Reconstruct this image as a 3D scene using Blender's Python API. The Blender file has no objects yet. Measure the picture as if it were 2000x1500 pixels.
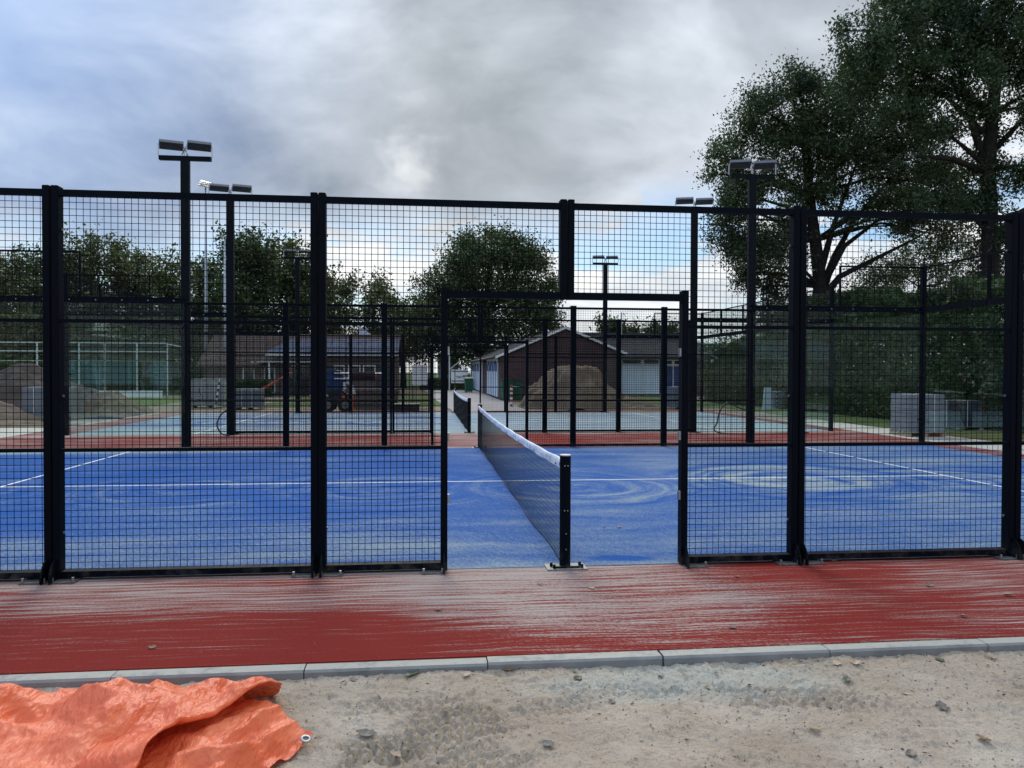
import bpy, math, random
import numpy as np
from mathutils import Matrix, Vector

random.seed(7)
RNG = np.random.default_rng(11)
S = bpy.context.scene
COL = S.collection
R = math.radians
PI = math.pi

# ---------------------------------------------------------------- camera
CAM = np.array([-1.158, -6.3904, 1.6197])
YAW, PIT, ROL, FPX = 0.11048, -0.01588, 0.0031, 1533.45
_F = np.array([math.sin(YAW) * math.cos(PIT), math.cos(YAW) * math.cos(PIT), math.sin(PIT)])
_R0 = np.array([math.cos(YAW), -math.sin(YAW), 0.0])
_U0 = np.cross(_R0, _F)
_R = math.cos(ROL) * _R0 + math.sin(ROL) * _U0
_U = -math.sin(ROL) * _R0 + math.cos(ROL) * _U0
cam = bpy.data.cameras.new("camera")
cam.sensor_fit = 'HORIZONTAL'
cam.sensor_width = 36.0
cam.lens = FPX / 2000 * 36.0
cam.clip_start = 0.05
cam.clip_end = 3000
camo = bpy.data.objects.new("camera", cam)
COL.objects.link(camo)
m4 = Matrix.Identity(4)
for i in range(3):
    m4[i][0], m4[i][1], m4[i][2], m4[i][3] = _R[i], _U[i], -_F[i], CAM[i]
camo.matrix_world = m4
S.camera = camo


def at(u, v, y):
    """the point of the place, y metres into it, that stands on that line of sight"""
    d = _F + _R * (u - 1000) / FPX + _U * (750 - v) / FPX
    return CAM + d * ((y - CAM[1]) / d[1])


# ---------------------------------------------------------------- node helper
class NB:
    def __init__(self, tree):
        self.t = tree
        tree.nodes.clear()

    def n(self, kind, **kw):
        nd = self.t.nodes.new(kind)
        for k, v in kw.items():
            setattr(nd, k, v)
        return nd

    def set(self, sock, v):
        if isinstance(v, bpy.types.NodeSocket):
            self.t.links.new(v, sock)
        elif isinstance(v, (tuple, list)):
            if len(v) == 3 and sock.type == 'RGBA':
                v = (*v, 1)
            sock.default_value = v
        else:
            sock.default_value = v

    def m(self, op, a, b=None, c=None, clamp=False):
        nd = self.n('ShaderNodeMath', operation=op, use_clamp=clamp)
        for i, x in enumerate((a, b, c)):
            if x is not None:
                self.set(nd.inputs[i], x)
        return nd.outputs[0]

    def vm(self, op, a, b=None, out=0):
        nd = self.n('ShaderNodeVectorMath', operation=op)
        self.set(nd.inputs[0], a)
        if b is not None:
            self.set(nd.inputs[3] if op == 'SCALE' else nd.inputs[1], b)
        return nd.outputs[out]

    def sep(self, v):
        nd = self.n('ShaderNodeSeparateXYZ')
        self.set(nd.inputs[0], v)
        return nd.outputs

    def com(self, x, y, z=0.0):
        nd = self.n('ShaderNodeCombineXYZ')
        for i, q in enumerate((x, y, z)):
            self.set(nd.inputs[i], q)
        return nd.outputs[0]

    def noise(self, v, scale, detail=4, rough=0.55, dist=0.0, color=False):
        nd = self.n('ShaderNodeTexNoise')
        self.set(nd.inputs['Vector'], v)
        nd.inputs['Scale'].default_value = scale
        nd.inputs['Detail'].default_value = detail
        nd.inputs['Roughness'].default_value = rough
        nd.inputs['Distortion'].default_value = dist
        return nd.outputs['Color' if color else 'Fac']

    def ss(self, x, a, b, lo=0.0, hi=1.0):
        nd = self.n('ShaderNodeMapRange', interpolation_type='SMOOTHSTEP')
        self.set(nd.inputs[0], x)
        for i, q in enumerate((a, b, lo, hi)):
            self.set(nd.inputs[1 + i], q)
        return nd.outputs[0]

    def mix(self, f, a, b, kind='MIX'):
        nd = self.n('ShaderNodeMix', data_type='RGBA', blend_type=kind)
        self.set(nd.inputs[0], f)
        self.set(nd.inputs[6], a)
        self.set(nd.inputs[7], b)
        return nd.outputs[2]

    def ramp(self, f, stops):
        nd = self.n('ShaderNodeValToRGB')
        self.set(nd.inputs[0], f)
        cr = nd.color_ramp
        while len(cr.elements) < len(stops):
            cr.elements.new(0.5)
        for e, (p, c) in zip(cr.elements, stops):
            e.position = p
            e.color = (*c, 1)
        return nd.outputs[0]

    def bump(self, h, strength=0.5, dist=0.01):
        nd = self.n('ShaderNodeBump')
        self.set(nd.inputs['Height'], h)
        nd.inputs['Strength'].default_value = strength
        nd.inputs['Distance'].default_value = dist
        return nd.outputs[0]

    def coord(self, which='Object'):
        return self.n('ShaderNodeTexCoord').outputs[which]

    def pos(self):
        return self.n('ShaderNodeNewGeometry').outputs['Position']

    def out(self, sh, world=False):
        nd = self.n('ShaderNodeOutputWorld' if world else 'ShaderNodeOutputMaterial')
        self.t.links.new(sh, nd.inputs[0])

    def bsdf(self, col, rough=0.6, metal=0.0, normal=None, spec=0.5):
        nd = self.n('ShaderNodeBsdfPrincipled')
        self.set(nd.inputs['Base Color'], col)
        self.set(nd.inputs['Roughness'], rough)
        nd.inputs['Metallic'].default_value = metal
        nd.inputs['Specular IOR Level'].default_value = spec
        if normal is not None:
            self.set(nd.inputs['Normal'], normal)
        return nd.outputs[0]


# ---------------------------------------------------------------- sky and light
SUN_EL, SUN_AZ = R(38), R(-4)      # azimuth from +y towards +x
GLOW, OFFA, OFFB = 0.25, (15.75, 18.2, 0.0), (7.7, 4.3, 2.0)
W = bpy.data.worlds.new("World")
S.world = W
W.use_nodes = True
b = NB(W.node_tree)
d = b.vm('NORMALIZE', b.coord('Generated'))
dx, dy, dz = b.sep(d)
sky = b.n('ShaderNodeTexSky', sky_type='NISHITA')
sky.sun_disc = False
sky.sun_elevation = SUN_EL
sky.sun_rotation = SUN_AZ
sky.air_density = 1.3
sky.dust_density = 0.6
bg1 = b.n('ShaderNodeBackground')
b.t.links.new(b.mix(1.0, sky.outputs[0], (0.64, 0.80, 1.06), 'MULTIPLY'), bg1.inputs[0])
bg1.inputs[1].default_value = 0.066
zz = b.m('MAXIMUM', dz, 0.0)
den = b.m('ADD', zz, 0.42)
pv = b.com(b.m('DIVIDE', dx, den), b.m('DIVIDE', dy, den), 0.0)       # the deck of cloud, flat overhead
warp = b.noise(pv, 1.1, 3, 0.5, color=True)
pw = b.vm('ADD', pv, b.vm('SCALE', b.vm('SUBTRACT', warp, (0.5, 0.5, 0.5)), 0.55))
nA = b.noise(b.vm('ADD', pw, OFFA), 1.15, 6, 0.52)
nB = b.noise(b.vm('ADD', pw, OFFB), 3.2, 5, 0.55)
deck = b.m('ADD', b.m('MULTIPLY', nA, 0.68), b.m('MULTIPLY', nB, 0.32))
azim = b.m('ARCTAN2', dx, dy)
# thinner, bluer cloud to the west; heavier grey cloud to the east
west = b.ss(azim, R(2), R(-34))
grey = b.ramp(deck, [(0.36, (0.78, 0.81, 0.84)), (0.45, (0.53, 0.57, 0.63)), (0.53, (0.35, 0.385, 0.43)), (0.62, (0.22, 0.25, 0.28))])
blue = b.ramp(deck, [(0.34, (0.43, 0.54, 0.72)), (0.48, (0.27, 0.39, 0.63)), (0.60, (0.12, 0.24, 0.53))])
deckc = b.mix(b.m('MULTIPLY', west, 0.88), grey, blue)
# thin place in the cloud in front of the sun's side of the sky
sd = (math.sin(R(-1.5)) * math.cos(R(14.4)), math.cos(R(-1.5)) * math.cos(R(14.4)), math.sin(R(14.4)))
thin_d = b.m('ADD', b.vm('DISTANCE', d, sd, out=1), b.m('MULTIPLY', b.m('SUBTRACT', nB, 0.5), 0.34))
thin = b.ss(thin_d, 0.07, -0.02)
glow = b.ss(thin_d, 0.30, 0.02)
deckc = b.mix(b.m('MULTIPLY', glow, GLOW), deckc, (0.62, 0.65, 0.68))
deckc = b.mix(b.m('MULTIPLY', thin, 0.6), deckc, (0.90, 0.92, 0.93))
# an overcast deck is brighter overhead than low down
deckc = b.vm('SCALE', deckc, b.m('ADD', 0.47, b.m('MULTIPLY', zz, 1.15)))
# low band under the deck: white cumulus and gaps of clear blue
lv = b.com(b.m('MULTIPLY', azim, 2.2), b.m('MULTIPLY', dz, 6.5), 0.3)
nC = b.noise(b.vm('ADD', lv, (5.4, 0.35, 0.0)), 1.55, 7, 0.56, 0.15)
nD = b.noise(b.vm('ADD', lv, (1.3, 2.2, 4.0)), 3.6, 5, 0.55)
cum = b.m('MAXIMUM', b.ss(nC, 0.46, 0.55), b.ss(dz, 0.11, 0.02, 0.0, 0.92))
white = b.ramp(b.m('ADD', b.m('MULTIPLY', nD, 0.6), b.m('MULTIPLY', nC, 0.4)),
               [(0.36, (0.36, 0.395, 0.45)), (0.5, (0.51, 0.54, 0.565)), (0.60, (0.66, 0.66, 0.66))])
edge = b.m('ADD', b.m('ADD', dz, b.m('MULTIPLY', west, 0.045)), b.m('MULTIPLY', b.m('SUBTRACT', nA, 0.5), 0.20))
isdeck = b.ss(edge, 0.135, 0.245)
cloudc = b.mix(isdeck, white, deckc)
cover = b.m('MAXIMUM', isdeck, b.m('MULTIPLY', cum, 0.97))
bg2 = b.n('ShaderNodeBackground')
b.t.links.new(cloudc, bg2.inputs[0])
bg2.inputs[1].default_value = 1.0
mx = b.n('ShaderNodeMixShader')
b.set(mx.inputs[0], cover)
b.t.links.new(bg1.outputs[0], mx.inputs[1])
b.t.links.new(bg2.outputs[0], mx.inputs[2])
b.out(mx.outputs[0], world=True)

sun = bpy.data.lights.new("sun", 'SUN')
sun.energy = 1.5
sun.angle = R(22)
sun.color = (1.0, 0.95, 0.88)
suno = bpy.data.objects.new("sun", sun)
COL.objects.link(suno)
sv = Vector((math.sin(SUN_AZ) * math.cos(SUN_EL), math.cos(SUN_AZ) * math.cos(SUN_EL), math.sin(SUN_EL)))
suno.rotation_euler = sv.to_track_quat('Z', 'Y').to_euler()
suno.location = (0, 30, 40)

S.view_settings.view_transform = 'Standard'
S.view_settings.look = 'None'
S.view_settings.gamma = 1
S.view_settings.use_curve_mapping = False
S.view_settings.exposure = 0.76


# ---------------------------------------------------------------- materials
def mat(name):
    m = bpy.data.materials.new(name)
    m.use_nodes = True
    return m, NB(m.node_tree)


def plain(name, col, rough=0.55, metal=0.0, var=0.12, scale=6.0, bump=0.0, bscale=60, spec=0.5):
    m, b = mat(name)
    p = b.pos()
    f = b.noise(p, scale, 5, 0.6)
    lo = tuple(c * (1 - var) for c in col)
    hi = tuple(min(1, c * (1 + var)) for c in col)
    c = b.ramp(f, [(0.3, lo), (0.7, hi)])
    r = b.ss(b.noise(p, scale * 2.3, 4), 0.3, 0.7, max(0.05, rough - 0.08), min(1, rough + 0.08))
    nrm = b.bump(b.noise(p, bscale, 4), bump, 0.01) if bump else None
    b.out(b.bsdf(c, r, metal, nrm, spec))
    return m


def dusty_metal(name, col, rough):
    """powder-coated steel with sand dust caught low on it"""
    m, b = mat(name)
    p = b.pos()
    z = b.sep(p)[2]
    n = b.noise(p, 9, 5, 0.65)
    dust = b.m('MULTIPLY', b.ss(z, 0.22, 0.0), b.ss(n, 0.42, 0.72))
    fine = b.ss(b.noise(b.vm('MULTIPLY', p, (9, 9, 1.3)), 5, 5, 0.7), 0.52, 0.8)
    c = b.mix(b.m('MULTIPLY', fine, 0.10), col, (0.03, 0.034, 0.04))
    c = b.mix(b.m('MULTIPLY', dust, 0.16), c, (0.30, 0.27, 0.22))
    b.out(b.bsdf(c, b.m('ADD', rough, b.m('MULTIPLY', dust, 0.3)), 0.0, None, 0.06))
    return m


M = {}
M['steel'] = dusty_metal('dark_powder_coat', (0.0014, 0.0030, 0.0066), 0.6)
M['wire'] = plain('black_wire', (0.0015, 0.0025, 0.005), 0.6, 0, 0.2, spec=0.08)
M['mast'] = plain('mast_coat', (0.0022, 0.0048, 0.0075), 0.55, 0, 0.2, spec=0.1)
M['foot'] = plain('dusty_foot_plate', (0.10, 0.10, 0.095), 0.7, 0, 0.5, 30, spec=0.3)
M['galv'] = plain('galvanised_steel', (0.42, 0.44, 0.45), 0.42, 0.7, 0.15, 14)
M['bolt'] = plain('bolt_steel', (0.30, 0.31, 0.32), 0.35, 0.8, 0.2, 40)
M['plate'] = plain('plate_metal', (0.22, 0.22, 0.20), 0.5, 0.3, 0.2, 18)
M['cap'] = plain('post_cap', (0.55, 0.52, 0.48), 0.55, 0, 0.06)
M['lampglass'] = plain('lamp_lens', (0.02, 0.021, 0.023), 0.6, 0, 0.1)
M['lamphouse'] = plain('lamp_housing', (0.16, 0.17, 0.18), 0.4, 0.4, 0.1)
M['silver'] = plain('silver_pole', (0.36, 0.40, 0.46), 0.45, 0.4, 0.12)
M['net'] = plain('net_cord', (0.012, 0.013, 0.016), 0.8, 0, 0.2)
M['ink'] = plain('band_ink', (0.03, 0.07, 0.16), 0.7, 0, 0.1)
M['paleblue'] = plain('pale_blue_paint', (0.74, 0.84, 0.93), 0.5, 0, 0.07, 1.2)
M['darkblue'] = plain('dark_blue_paint', (0.012, 0.04, 0.17), 0.5, 0, 0.12, 1.2)
M['whitepaint'] = plain('white_paint', (0.78, 0.79, 0.78), 0.5, 0, 0.06, 2)
M['darkglass'] = plain('window_glass', (0.018, 0.022, 0.026), 0.08, 0, 0.2, 1)
M['fascia'] = plain('dark_fascia', (0.05, 0.052, 0.055), 0.6, 0, 0.15)
M['solar'] = plain('slate_blue_panel', (0.06, 0.08, 0.13), 0.85, 0, 0.12, 0.8, spec=0.08)
M['green'] = plain('green_plastic', (0.012, 0.10, 0.05), 0.45, 0, 0.2, 3)
M['windscreen'] = plain('green_windscreen', (0.035, 0.115, 0.105), 0.8, 0, 0.22, 1.5)
M['palegreen'] = plain('pale_fence_paint', (0.45, 0.52, 0.50), 0.6, 0, 0.1)
M['paver'] = plain('grey_concrete_paver', (0.155, 0.17, 0.195), 0.85, 0, 0.14, 5, 0.3, 90)
M['paver2'] = plain('pale_concrete_paver', (0.24, 0.25, 0.25), 0.85, 0, 0.12, 5, 0.3, 90)
M['paverdark'] = plain('slate_concrete_paver', (0.045, 0.048, 0.055), 0.85, 0, 0.14, 5, 0.3, 90)
M['wood'] = plain('pallet_wood', (0.33, 0.26, 0.18), 0.8, 0, 0.25, 7, 0.3, 60)
M['oldwood'] = plain('weathered_timber', (0.14, 0.11, 0.095), 0.85, 0, 0.3, 5, 0.3, 60)
M['bark'] = plain('bark', (0.024, 0.021, 0.018), 0.95, 0, 0.35, 4, 0.9, 14, 0.1)
M['hose'] = plain('black_hose', (0.012, 0.012, 0.013), 0.5, 0, 0.1)
M['orange'] = plain('orange_paint', (0.62, 0.14, 0.03), 0.45, 0, 0.18, 6)
M['navy'] = plain('navy_paint', (0.012, 0.04, 0.14), 0.4, 0, 0.15, 6)
M['red'] = plain('red_paint', (0.40, 0.055, 0.045), 0.5, 0, 0.18, 6)
M['roll'] = plain('dark_red_roll', (0.028, 0.010, 0.012), 0.9, 0, 0.3, 20, 0.5, 80)
M['rubber'] = plain('tyre_rubber', (0.014, 0.014, 0.014), 0.8, 0, 0.15)
M['dark'] = plain('dark_plastic', (0.02, 0.022, 0.026), 0.5, 0, 0.2)
M['pole'] = plain('pale_pole', (0.62, 0.62, 0.58), 0.5, 0.2, 0.1)
M['paleplaster'] = plain('pale_plaster', (0.50, 0.54, 0.53), 0.8, 0, 0.08, 1)
M['flag'] = plain('flag_cloth', (0.55, 0.60, 0.78), 0.8, 0, 0.06)
M['soil'] = None


def turf_blue(name, sandy):
    m, b = mat(name)
    p = b.coord('Object')
    x, y, z = b.sep(p)
    wob = b.vm('SCALE', b.vm('SUBTRACT', b.noise(p, 0.9, 3, 0.5, color=True), (0.5, 0.5, 0.5)), 0.5)
    q = b.vm('ADD', p, wob)
    qx, qy, _ = b.sep(q)
    # straight passes of the brush along the court
    base = b.noise(b.com(b.m('MULTIPLY', qx, 0.42), b.m('MULTIPLY', qy, 1.9), 1.0), 1.0, 7, 0.66)
    base = b.m('ADD', 0.5, b.m('MULTIPLY', b.m('SUBTRACT', base, 0.5), 0.72))
    st = base
    rim = None
    for i, (cx, cy, rr) in enumerate([(-9.2, 4.9, 1.9), (-6.9, 4.7, 2.0), (-4.4, 4.9, 2.1), (-1.7, 4.6, 2.0), (0.9, 4.5, 1.95), (6.6, 4.4, 1.7), (4.5, 4.9, 2.1)]):
        vx = b.m('SUBTRACT', qx, cx)
        vy = b.m('SUBTRACT', qy, cy)
        dist = b.m('SQRT', b.m('ADD', b.m('MULTIPLY', vx, vx), b.m('MULTIPLY', vy, vy)))
        ang = b.m('MULTIPLY', b.m('ARCTAN2', vy, vx), 0.30)
        ring = b.noise(b.com(b.m('MULTIPLY', dist, 2.6), ang, 3.0 + 5 * i), 1.0, 7, 0.68)
        ring = b.m('ADD', 0.5, b.m('MULTIPLY', b.m('SUBTRACT', ring, 0.5), 1.5))
        st = b.mix(b.ss(dist, rr, rr * 0.78), st, ring)
        st = b.sep(st)[0]
        rd = b.m('DIVIDE', b.m('SUBTRACT', dist, rr * 0.93), 0.13)
        rg = b.m('POWER', 2.718, b.m('MULTIPLY', b.m('MULTIPLY', rd, rd), -1.0))
        rg = b.m('MULTIPLY', rg, b.ss(b.noise(b.com(ang, 2.0 * i, 1.0), 2.6, 2), 0.40, 0.62))
        rim = rg if rim is None else b.m('MAXIMUM', rim, rg)
    broad = b.noise(p, 0.45, 3, 0.5)
    s = b.m('ADD', b.m('MULTIPLY', b.m('SUBTRACT', st, 0.5), 2.8), b.m('MULTIPLY', b.m('SUBTRACT', broad, 0.5), 1.1))
    s = b.m('ADD', s, 0.41 + sandy)
    s = b.m('SUBTRACT', s, b.m('MULTIPLY', rim, 0.5))
    lp = b.vm('DISTANCE', p, (4.3, 4.9, 0.0), out=1)
    s = b.m('ADD', s, b.m('MULTIPLY', b.ss(lp, 2.1, 0.6), 0.16))
    s = b.m('ADD', s, b.m('MULTIPLY', b.ss(lp, 1.5, 0.3), 0.10))
    r2 = b.m('DIVIDE', b.m('SUBTRACT', b.vm('DISTANCE', q, (3.7, 4.7, 0.0), out=1), 1.35), 0.10)
    s = b.m('SUBTRACT', s, b.m('MULTIPLY', b.m('MULTIPLY', b.m('POWER', 2.718, b.m('MULTIPLY', b.m('MULTIPLY', r2, r2), -1.0)), b.ss(x, 3.4, 4.2)), 0.40))
    # more sand lies along the fence and on the east half
    nearn = b.m('ADD', y, b.m('MULTIPLY', b.m('SUBTRACT', broad, 0.5), 1.2))
    s = b.m('ADD', s, b.m('MULTIPLY', b.ss(nearn, 2.2, 0.1), 0.15))
    s = b.m('ADD', s, b.m('MULTIPLY', b.ss(y, 0.30, 0.02), 0.3))
    s = b.m('ADD', s, b.m('MULTIPLY', b.ss(x, 1.5, 5.0), 0.16))
    s = b.m('SUBTRACT', s, b.m('MULTIPLY', b.m('MULTIPLY', b.ss(x, 1.2, -2.0), b.ss(y, 0.9, 3.6)), 0.32))
    s = b.m('ADD', s, b.m('MULTIPLY', b.ss(y, 9.2, 9.8), b.ss(x, -3.0, -6.5)))
    # bare scuffs with clean pile by the net post
    sc = b.vm('DISTANCE', b.vm('MULTIPLY', q, (0.6, 1.4, 0)), (0.30, 0.34, 0), out=1)
    s = b.m('SUBTRACT', s, b.m('MULTIPLY', b.ss(sc, 0.22, 0.06), 0.9))
    grain = b.noise(p, 46, 4, 0.75)
    fine = b.noise(p, 190, 2, 0.6)
    scr = b.noise(b.com(b.m('ADD', b.m('MULTIPLY', x, 26), b.m('MULTIPLY', y, 9)), b.m('SUBTRACT', b.m('MULTIPLY', y, 5), b.m('MULTIPLY', x, 3)), 0), 1.0, 4, 0.65)
    g = b.m('ADD', b.m('MULTIPLY', b.m('SUBTRACT', grain, 0.5), 1.5), b.m('MULTIPLY', b.m('SUBTRACT', fine, 0.5), 1.5))
    g = b.m('ADD', g, b.m('MULTIPLY', b.m('SUBTRACT', scr, 0.5), 0.55))
    f = b.m('ADD', b.m('MULTIPLY', s, 0.66), b.m('MULTIPLY', g, 1.0), clamp=True)
    f = b.ss(f, 0.0, 1.0)
    bl = b.ramp(b.noise(p, 90, 3, 0.7), [(0.3, (0.001, 0.050, 0.215)), (0.7, (0.003, 0.092, 0.34))])
    sand = b.ramp(b.noise(p, 120, 3, 0.7), [(0.3, (0.225, 0.30, 0.305)), (0.7, (0.355, 0.405, 0.36))])
    c = b.mix(b.m('MULTIPLY', f, 0.93), bl, sand)
    b.out(b.bsdf(c, 0.9, 0, b.bump(b.noise(p, 150, 3, 0.8), 0.6, 0.008), 0.15))
    return m


def turf_red():
    m, b = mat('red_turf')
    p = b.coord('Object')
    x, y, z = b.sep(p)
    warp = b.m('MULTIPLY', b.m('SUBTRACT', b.noise(b.com(b.m('MULTIPLY', x, 0.5), b.m('MULTIPLY', y, 0.6)), 1.0, 3), 0.5), 0.22)
    yy = b.m('ADD', y, b.m('ADD', warp, b.m('MULTIPLY', x, 0.01)))
    st = b.noise(b.com(b.m('MULTIPLY', x, 0.55), b.m('MULTIPLY', yy, 21.0)), 1.0, 7, 0.76)
    st2 = b.noise(b.com(b.m('MULTIPLY', x, 1.6), b.m('MULTIPLY', yy, 62.0), 4.0), 1.0, 3, 0.6)
    broad = b.noise(b.com(b.m('MULTIPLY', x, 0.55), b.m('MULTIPLY', yy, 1.1), 2.0), 1.0, 3, 0.5)
    # sand lies by the fence on the west half, swept thin towards the kerb
    west = b.m('MULTIPLY', b.ss(x, 0.9, -1.4), b.ss(y, 2.0, 1.0))
    s1 = b.m('MULTIPLY', b.ss(yy, -1.35, -0.75), b.m('ADD', 0.12, b.m('MULTIPLY', west, 0.14)))
    mid = b.m('MULTIPLY', b.m('MULTIPLY', b.ss(x, -1.5, -0.3), b.ss(x, 1.9, 0.5)), b.m('MULTIPLY', b.ss(yy, -1.9, -1.6), 0.22))
    cor = b.m('MULTIPLY', b.ss(y, 4.0, 9.0), -0.05)
    drift = b.m('MULTIPLY', b.ss(b.m('ABSOLUTE', b.m('SUBTRACT', y, 13.95)), 0.35, 0.05), 0.30)
    drift2 = b.m('MULTIPLY', b.ss(b.m('ABSOLUTE', b.m('SUBTRACT', y, 10.35)), 0.25, 0.05), 0.22)
    farw = b.m('MULTIPLY', b.m('MULTIPLY', b.ss(x, -7.0, -11.0), b.ss(y, 8.0, 10.0)), 0.15)
    nearf = b.m('MULTIPLY', b.m('MULTIPLY', b.ss(yy, -0.30, -0.05), west), 0.16)
    eastclean = b.m('MULTIPLY', b.m('MULTIPLY', b.ss(x, 0.8, 1.6), b.ss(yy, -0.9, -0.3)), b.m('MULTIPLY', b.ss(x, 3.0, 2.0), -0.26))
    s = s1
    kerbclean = b.m('MULTIPLY', b.m('MULTIPLY', b.ss(yy, -0.98, -1.35), b.ss(x, -0.9, -1.7)), -0.26)
    for q in (kerbclean, mid, cor, drift, drift2, farw, nearf, eastclean):
        s = b.m('ADD', s, q)
    s = b.m('ADD', s, b.m('MULTIPLY', b.m('SUBTRACT', broad, 0.5), 1.0))
    s = b.m('ADD', s, b.m('MULTIPLY', b.m('SUBTRACT', st, 0.5), 2.2))
    s = b.m('ADD', s, b.m('MULTIPLY', b.m('SUBTRACT', st2, 0.5), 1.6))
    # even lines left by the tufts of the brush
    tuft = b.m('SINE', b.m('ADD', b.m('MULTIPLY', yy, 78.0), b.m('MULTIPLY', b.noise(b.com(b.m('MULTIPLY', x, 0.8), b.m('MULTIPLY', yy, 5.0), 9.0), 1.0, 3), 14.0)))
    s = b.m('ADD', s, b.m('MULTIPLY', tuft, 0.075))
    # brush and tyre marks pressed slantwise across the sand in the middle
    lug = b.noise(b.com(b.m('ADD', b.m('MULTIPLY', x, 34.0), b.m('MULTIPLY', y, 22.0)), b.m('MULTIPLY', y, 46.0), 7.0), 1.0, 3, 0.6)
    lm = b.m('MULTIPLY', b.m('MULTIPLY', b.ss(x, -1.3, -0.5), b.ss(x, 2.2, 1.0)), b.ss(y, 0.2, -0.3))
    s = b.m('ADD', s, b.m('MULTIPLY', b.m('MULTIPLY', b.m('SUBTRACT', lug, 0.5), 0.9), lm))
    grain = b.noise(p, 60, 4, 0.75)
    f = b.ss(b.m('ADD', s, b.m('MULTIPLY', b.m('SUBTRACT', grain, 0.5), 0.9)), -0.02, 0.62)
    red = b.ramp(b.noise(p, 110, 3, 0.7), [(0.3, (0.145, 0.011, 0.008)), (0.7, (0.25, 0.026, 0.017))])
    spk = b.ss(b.noise(p, 38, 2, 0.5), 0.74, 0.78)
    sand = b.ramp(b.noise(p, 120, 3, 0.7), [(0.3, (0.33, 0.305, 0.265)), (0.7, (0.47, 0.435, 0.38))])
    c = b.mix(b.m('MULTIPLY', b.m('MAXIMUM', f, b.m('MULTIPLY', spk, 0.6)), 0.82), red, sand)
    b.out(b.bsdf(c, 0.95, 0, b.bump(b.m('ADD', b.noise(p, 150, 3, 0.8), b.m('MULTIPLY', f, 0.6)), 0.5, 0.008), 0.12))
    return m


def sand_mat(name, a, c2, pale, spill=False):
    m, b = mat(name)
    p = b.coord('Object')
    x, y, z = b.sep(p)
    n1 = b.noise(p, 2.2, 6, 0.62)
    n2 = b.noise(p, 0.8, 4, 0.55)
    n3 = b.noise(p, 75, 4, 0.75)
    c = b.ramp(n1, [(0.15, a), (0.75, c2)])
    c = b.mix(b.m('MULTIPLY', b.ss(n2, 0.48, 0.70), 0.6), c, pale)
    if spill:                                          # fine grey-green infill sand spilt beyond the kerb
        e = b.m('ADD', b.vm('DISTANCE', b.vm('MULTIPLY', p, (0.5, 1.6, 0)), (0.14, -3.62, 0), out=1), b.m('MULTIPLY', b.m('SUBTRACT', b.noise(p, 5, 5, 0.6), 0.5), 0.7))
        c = b.mix(b.m('MULTIPLY', b.ss(e, 0.52, 0.22), 0.85), c, (0.52, 0.51, 0.42))
    md = b.ss(b.noise(p, 11, 6, 0.72), 0.50, 0.68)
    c = b.mix(b.m('MULTIPLY', md, 0.26), c, tuple(q * .68 for q in a))
    dk = b.ss(n3, 0.55, 0.68)
    c = b.mix(b.m('MULTIPLY', dk, 0.62), c, tuple(q * .42 for q in a))
    lt = b.ss(b.noise(p, 120, 3, 0.7), 0.56, 0.68)
    c = b.mix(b.m('MULTIPLY', lt, 0.5), c, pale)
    b.out(b.bsdf(c, 0.95, 0, b.bump(b.m('ADD', n3, b.m('MULTIPLY', b.noise(p, 24, 4, 0.7), 1.4)), 1.0, 0.016), 0.12))
    return m


def ground_mat():
    m, b = mat('ground_soil')
    p = b.coord('Object')
    x, y, z = b.sep(p)
    n1 = b.noise(p, 0.35, 6, 0.62)
    n2 = b.noise(p, 3.0, 6, 0.65)
    c = b.ramp(b.m('ADD', b.m('MULTIPLY', n1, 0.5), b.m('MULTIPLY', n2, 0.5)), [(0.3, (0.15, 0.115, 0.08)), (0.7, (0.30, 0.245, 0.18))])
    pale = b.m('MULTIPLY', b.ss(b.m('ADD', y, b.m('MULTIPLY', b.m('SUBTRACT', n1, 0.5), 8)), 22.5, 18.5), b.ss(b.m('ADD', b.m('ABSOLUTE', x), b.m('MULTIPLY', b.m('SUBTRACT', n2, 0.5), 3)), 17.5, 13.5))
    c = b.mix(b.m('MULTIPLY', pale, 0.85), c, (0.58, 0.55, 0.46))
    gr = b.ss(b.m('ADD', y, b.m('MULTIPLY', b.m('SUBTRACT', n1, 0.5), 10)), 62, 75)
    c = b.mix(gr, c, (0.05, 0.09, 0.025))
    b.out(b.bsdf(c, 0.95, 0, b.bump(b.noise(p, 9, 6, 0.7), 0.7, 0.08), 0.1))
    return m


def grass_mat():
    m, b = mat('lawn')
    p = b.coord('Object')
    c = b.ramp(b.noise(p, 1.4, 6, 0.7), [(0.3, (0.045, 0.075, 0.020)), (0.55, (0.085, 0.125, 0.030)), (0.75, (0.15, 0.15, 0.06))])
    b.out(b.bsdf(c, 0.9, 0, b.bump(b.noise(p, 30, 4, 0.8), 0.9, 0.05), 0.15))
    return m


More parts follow.
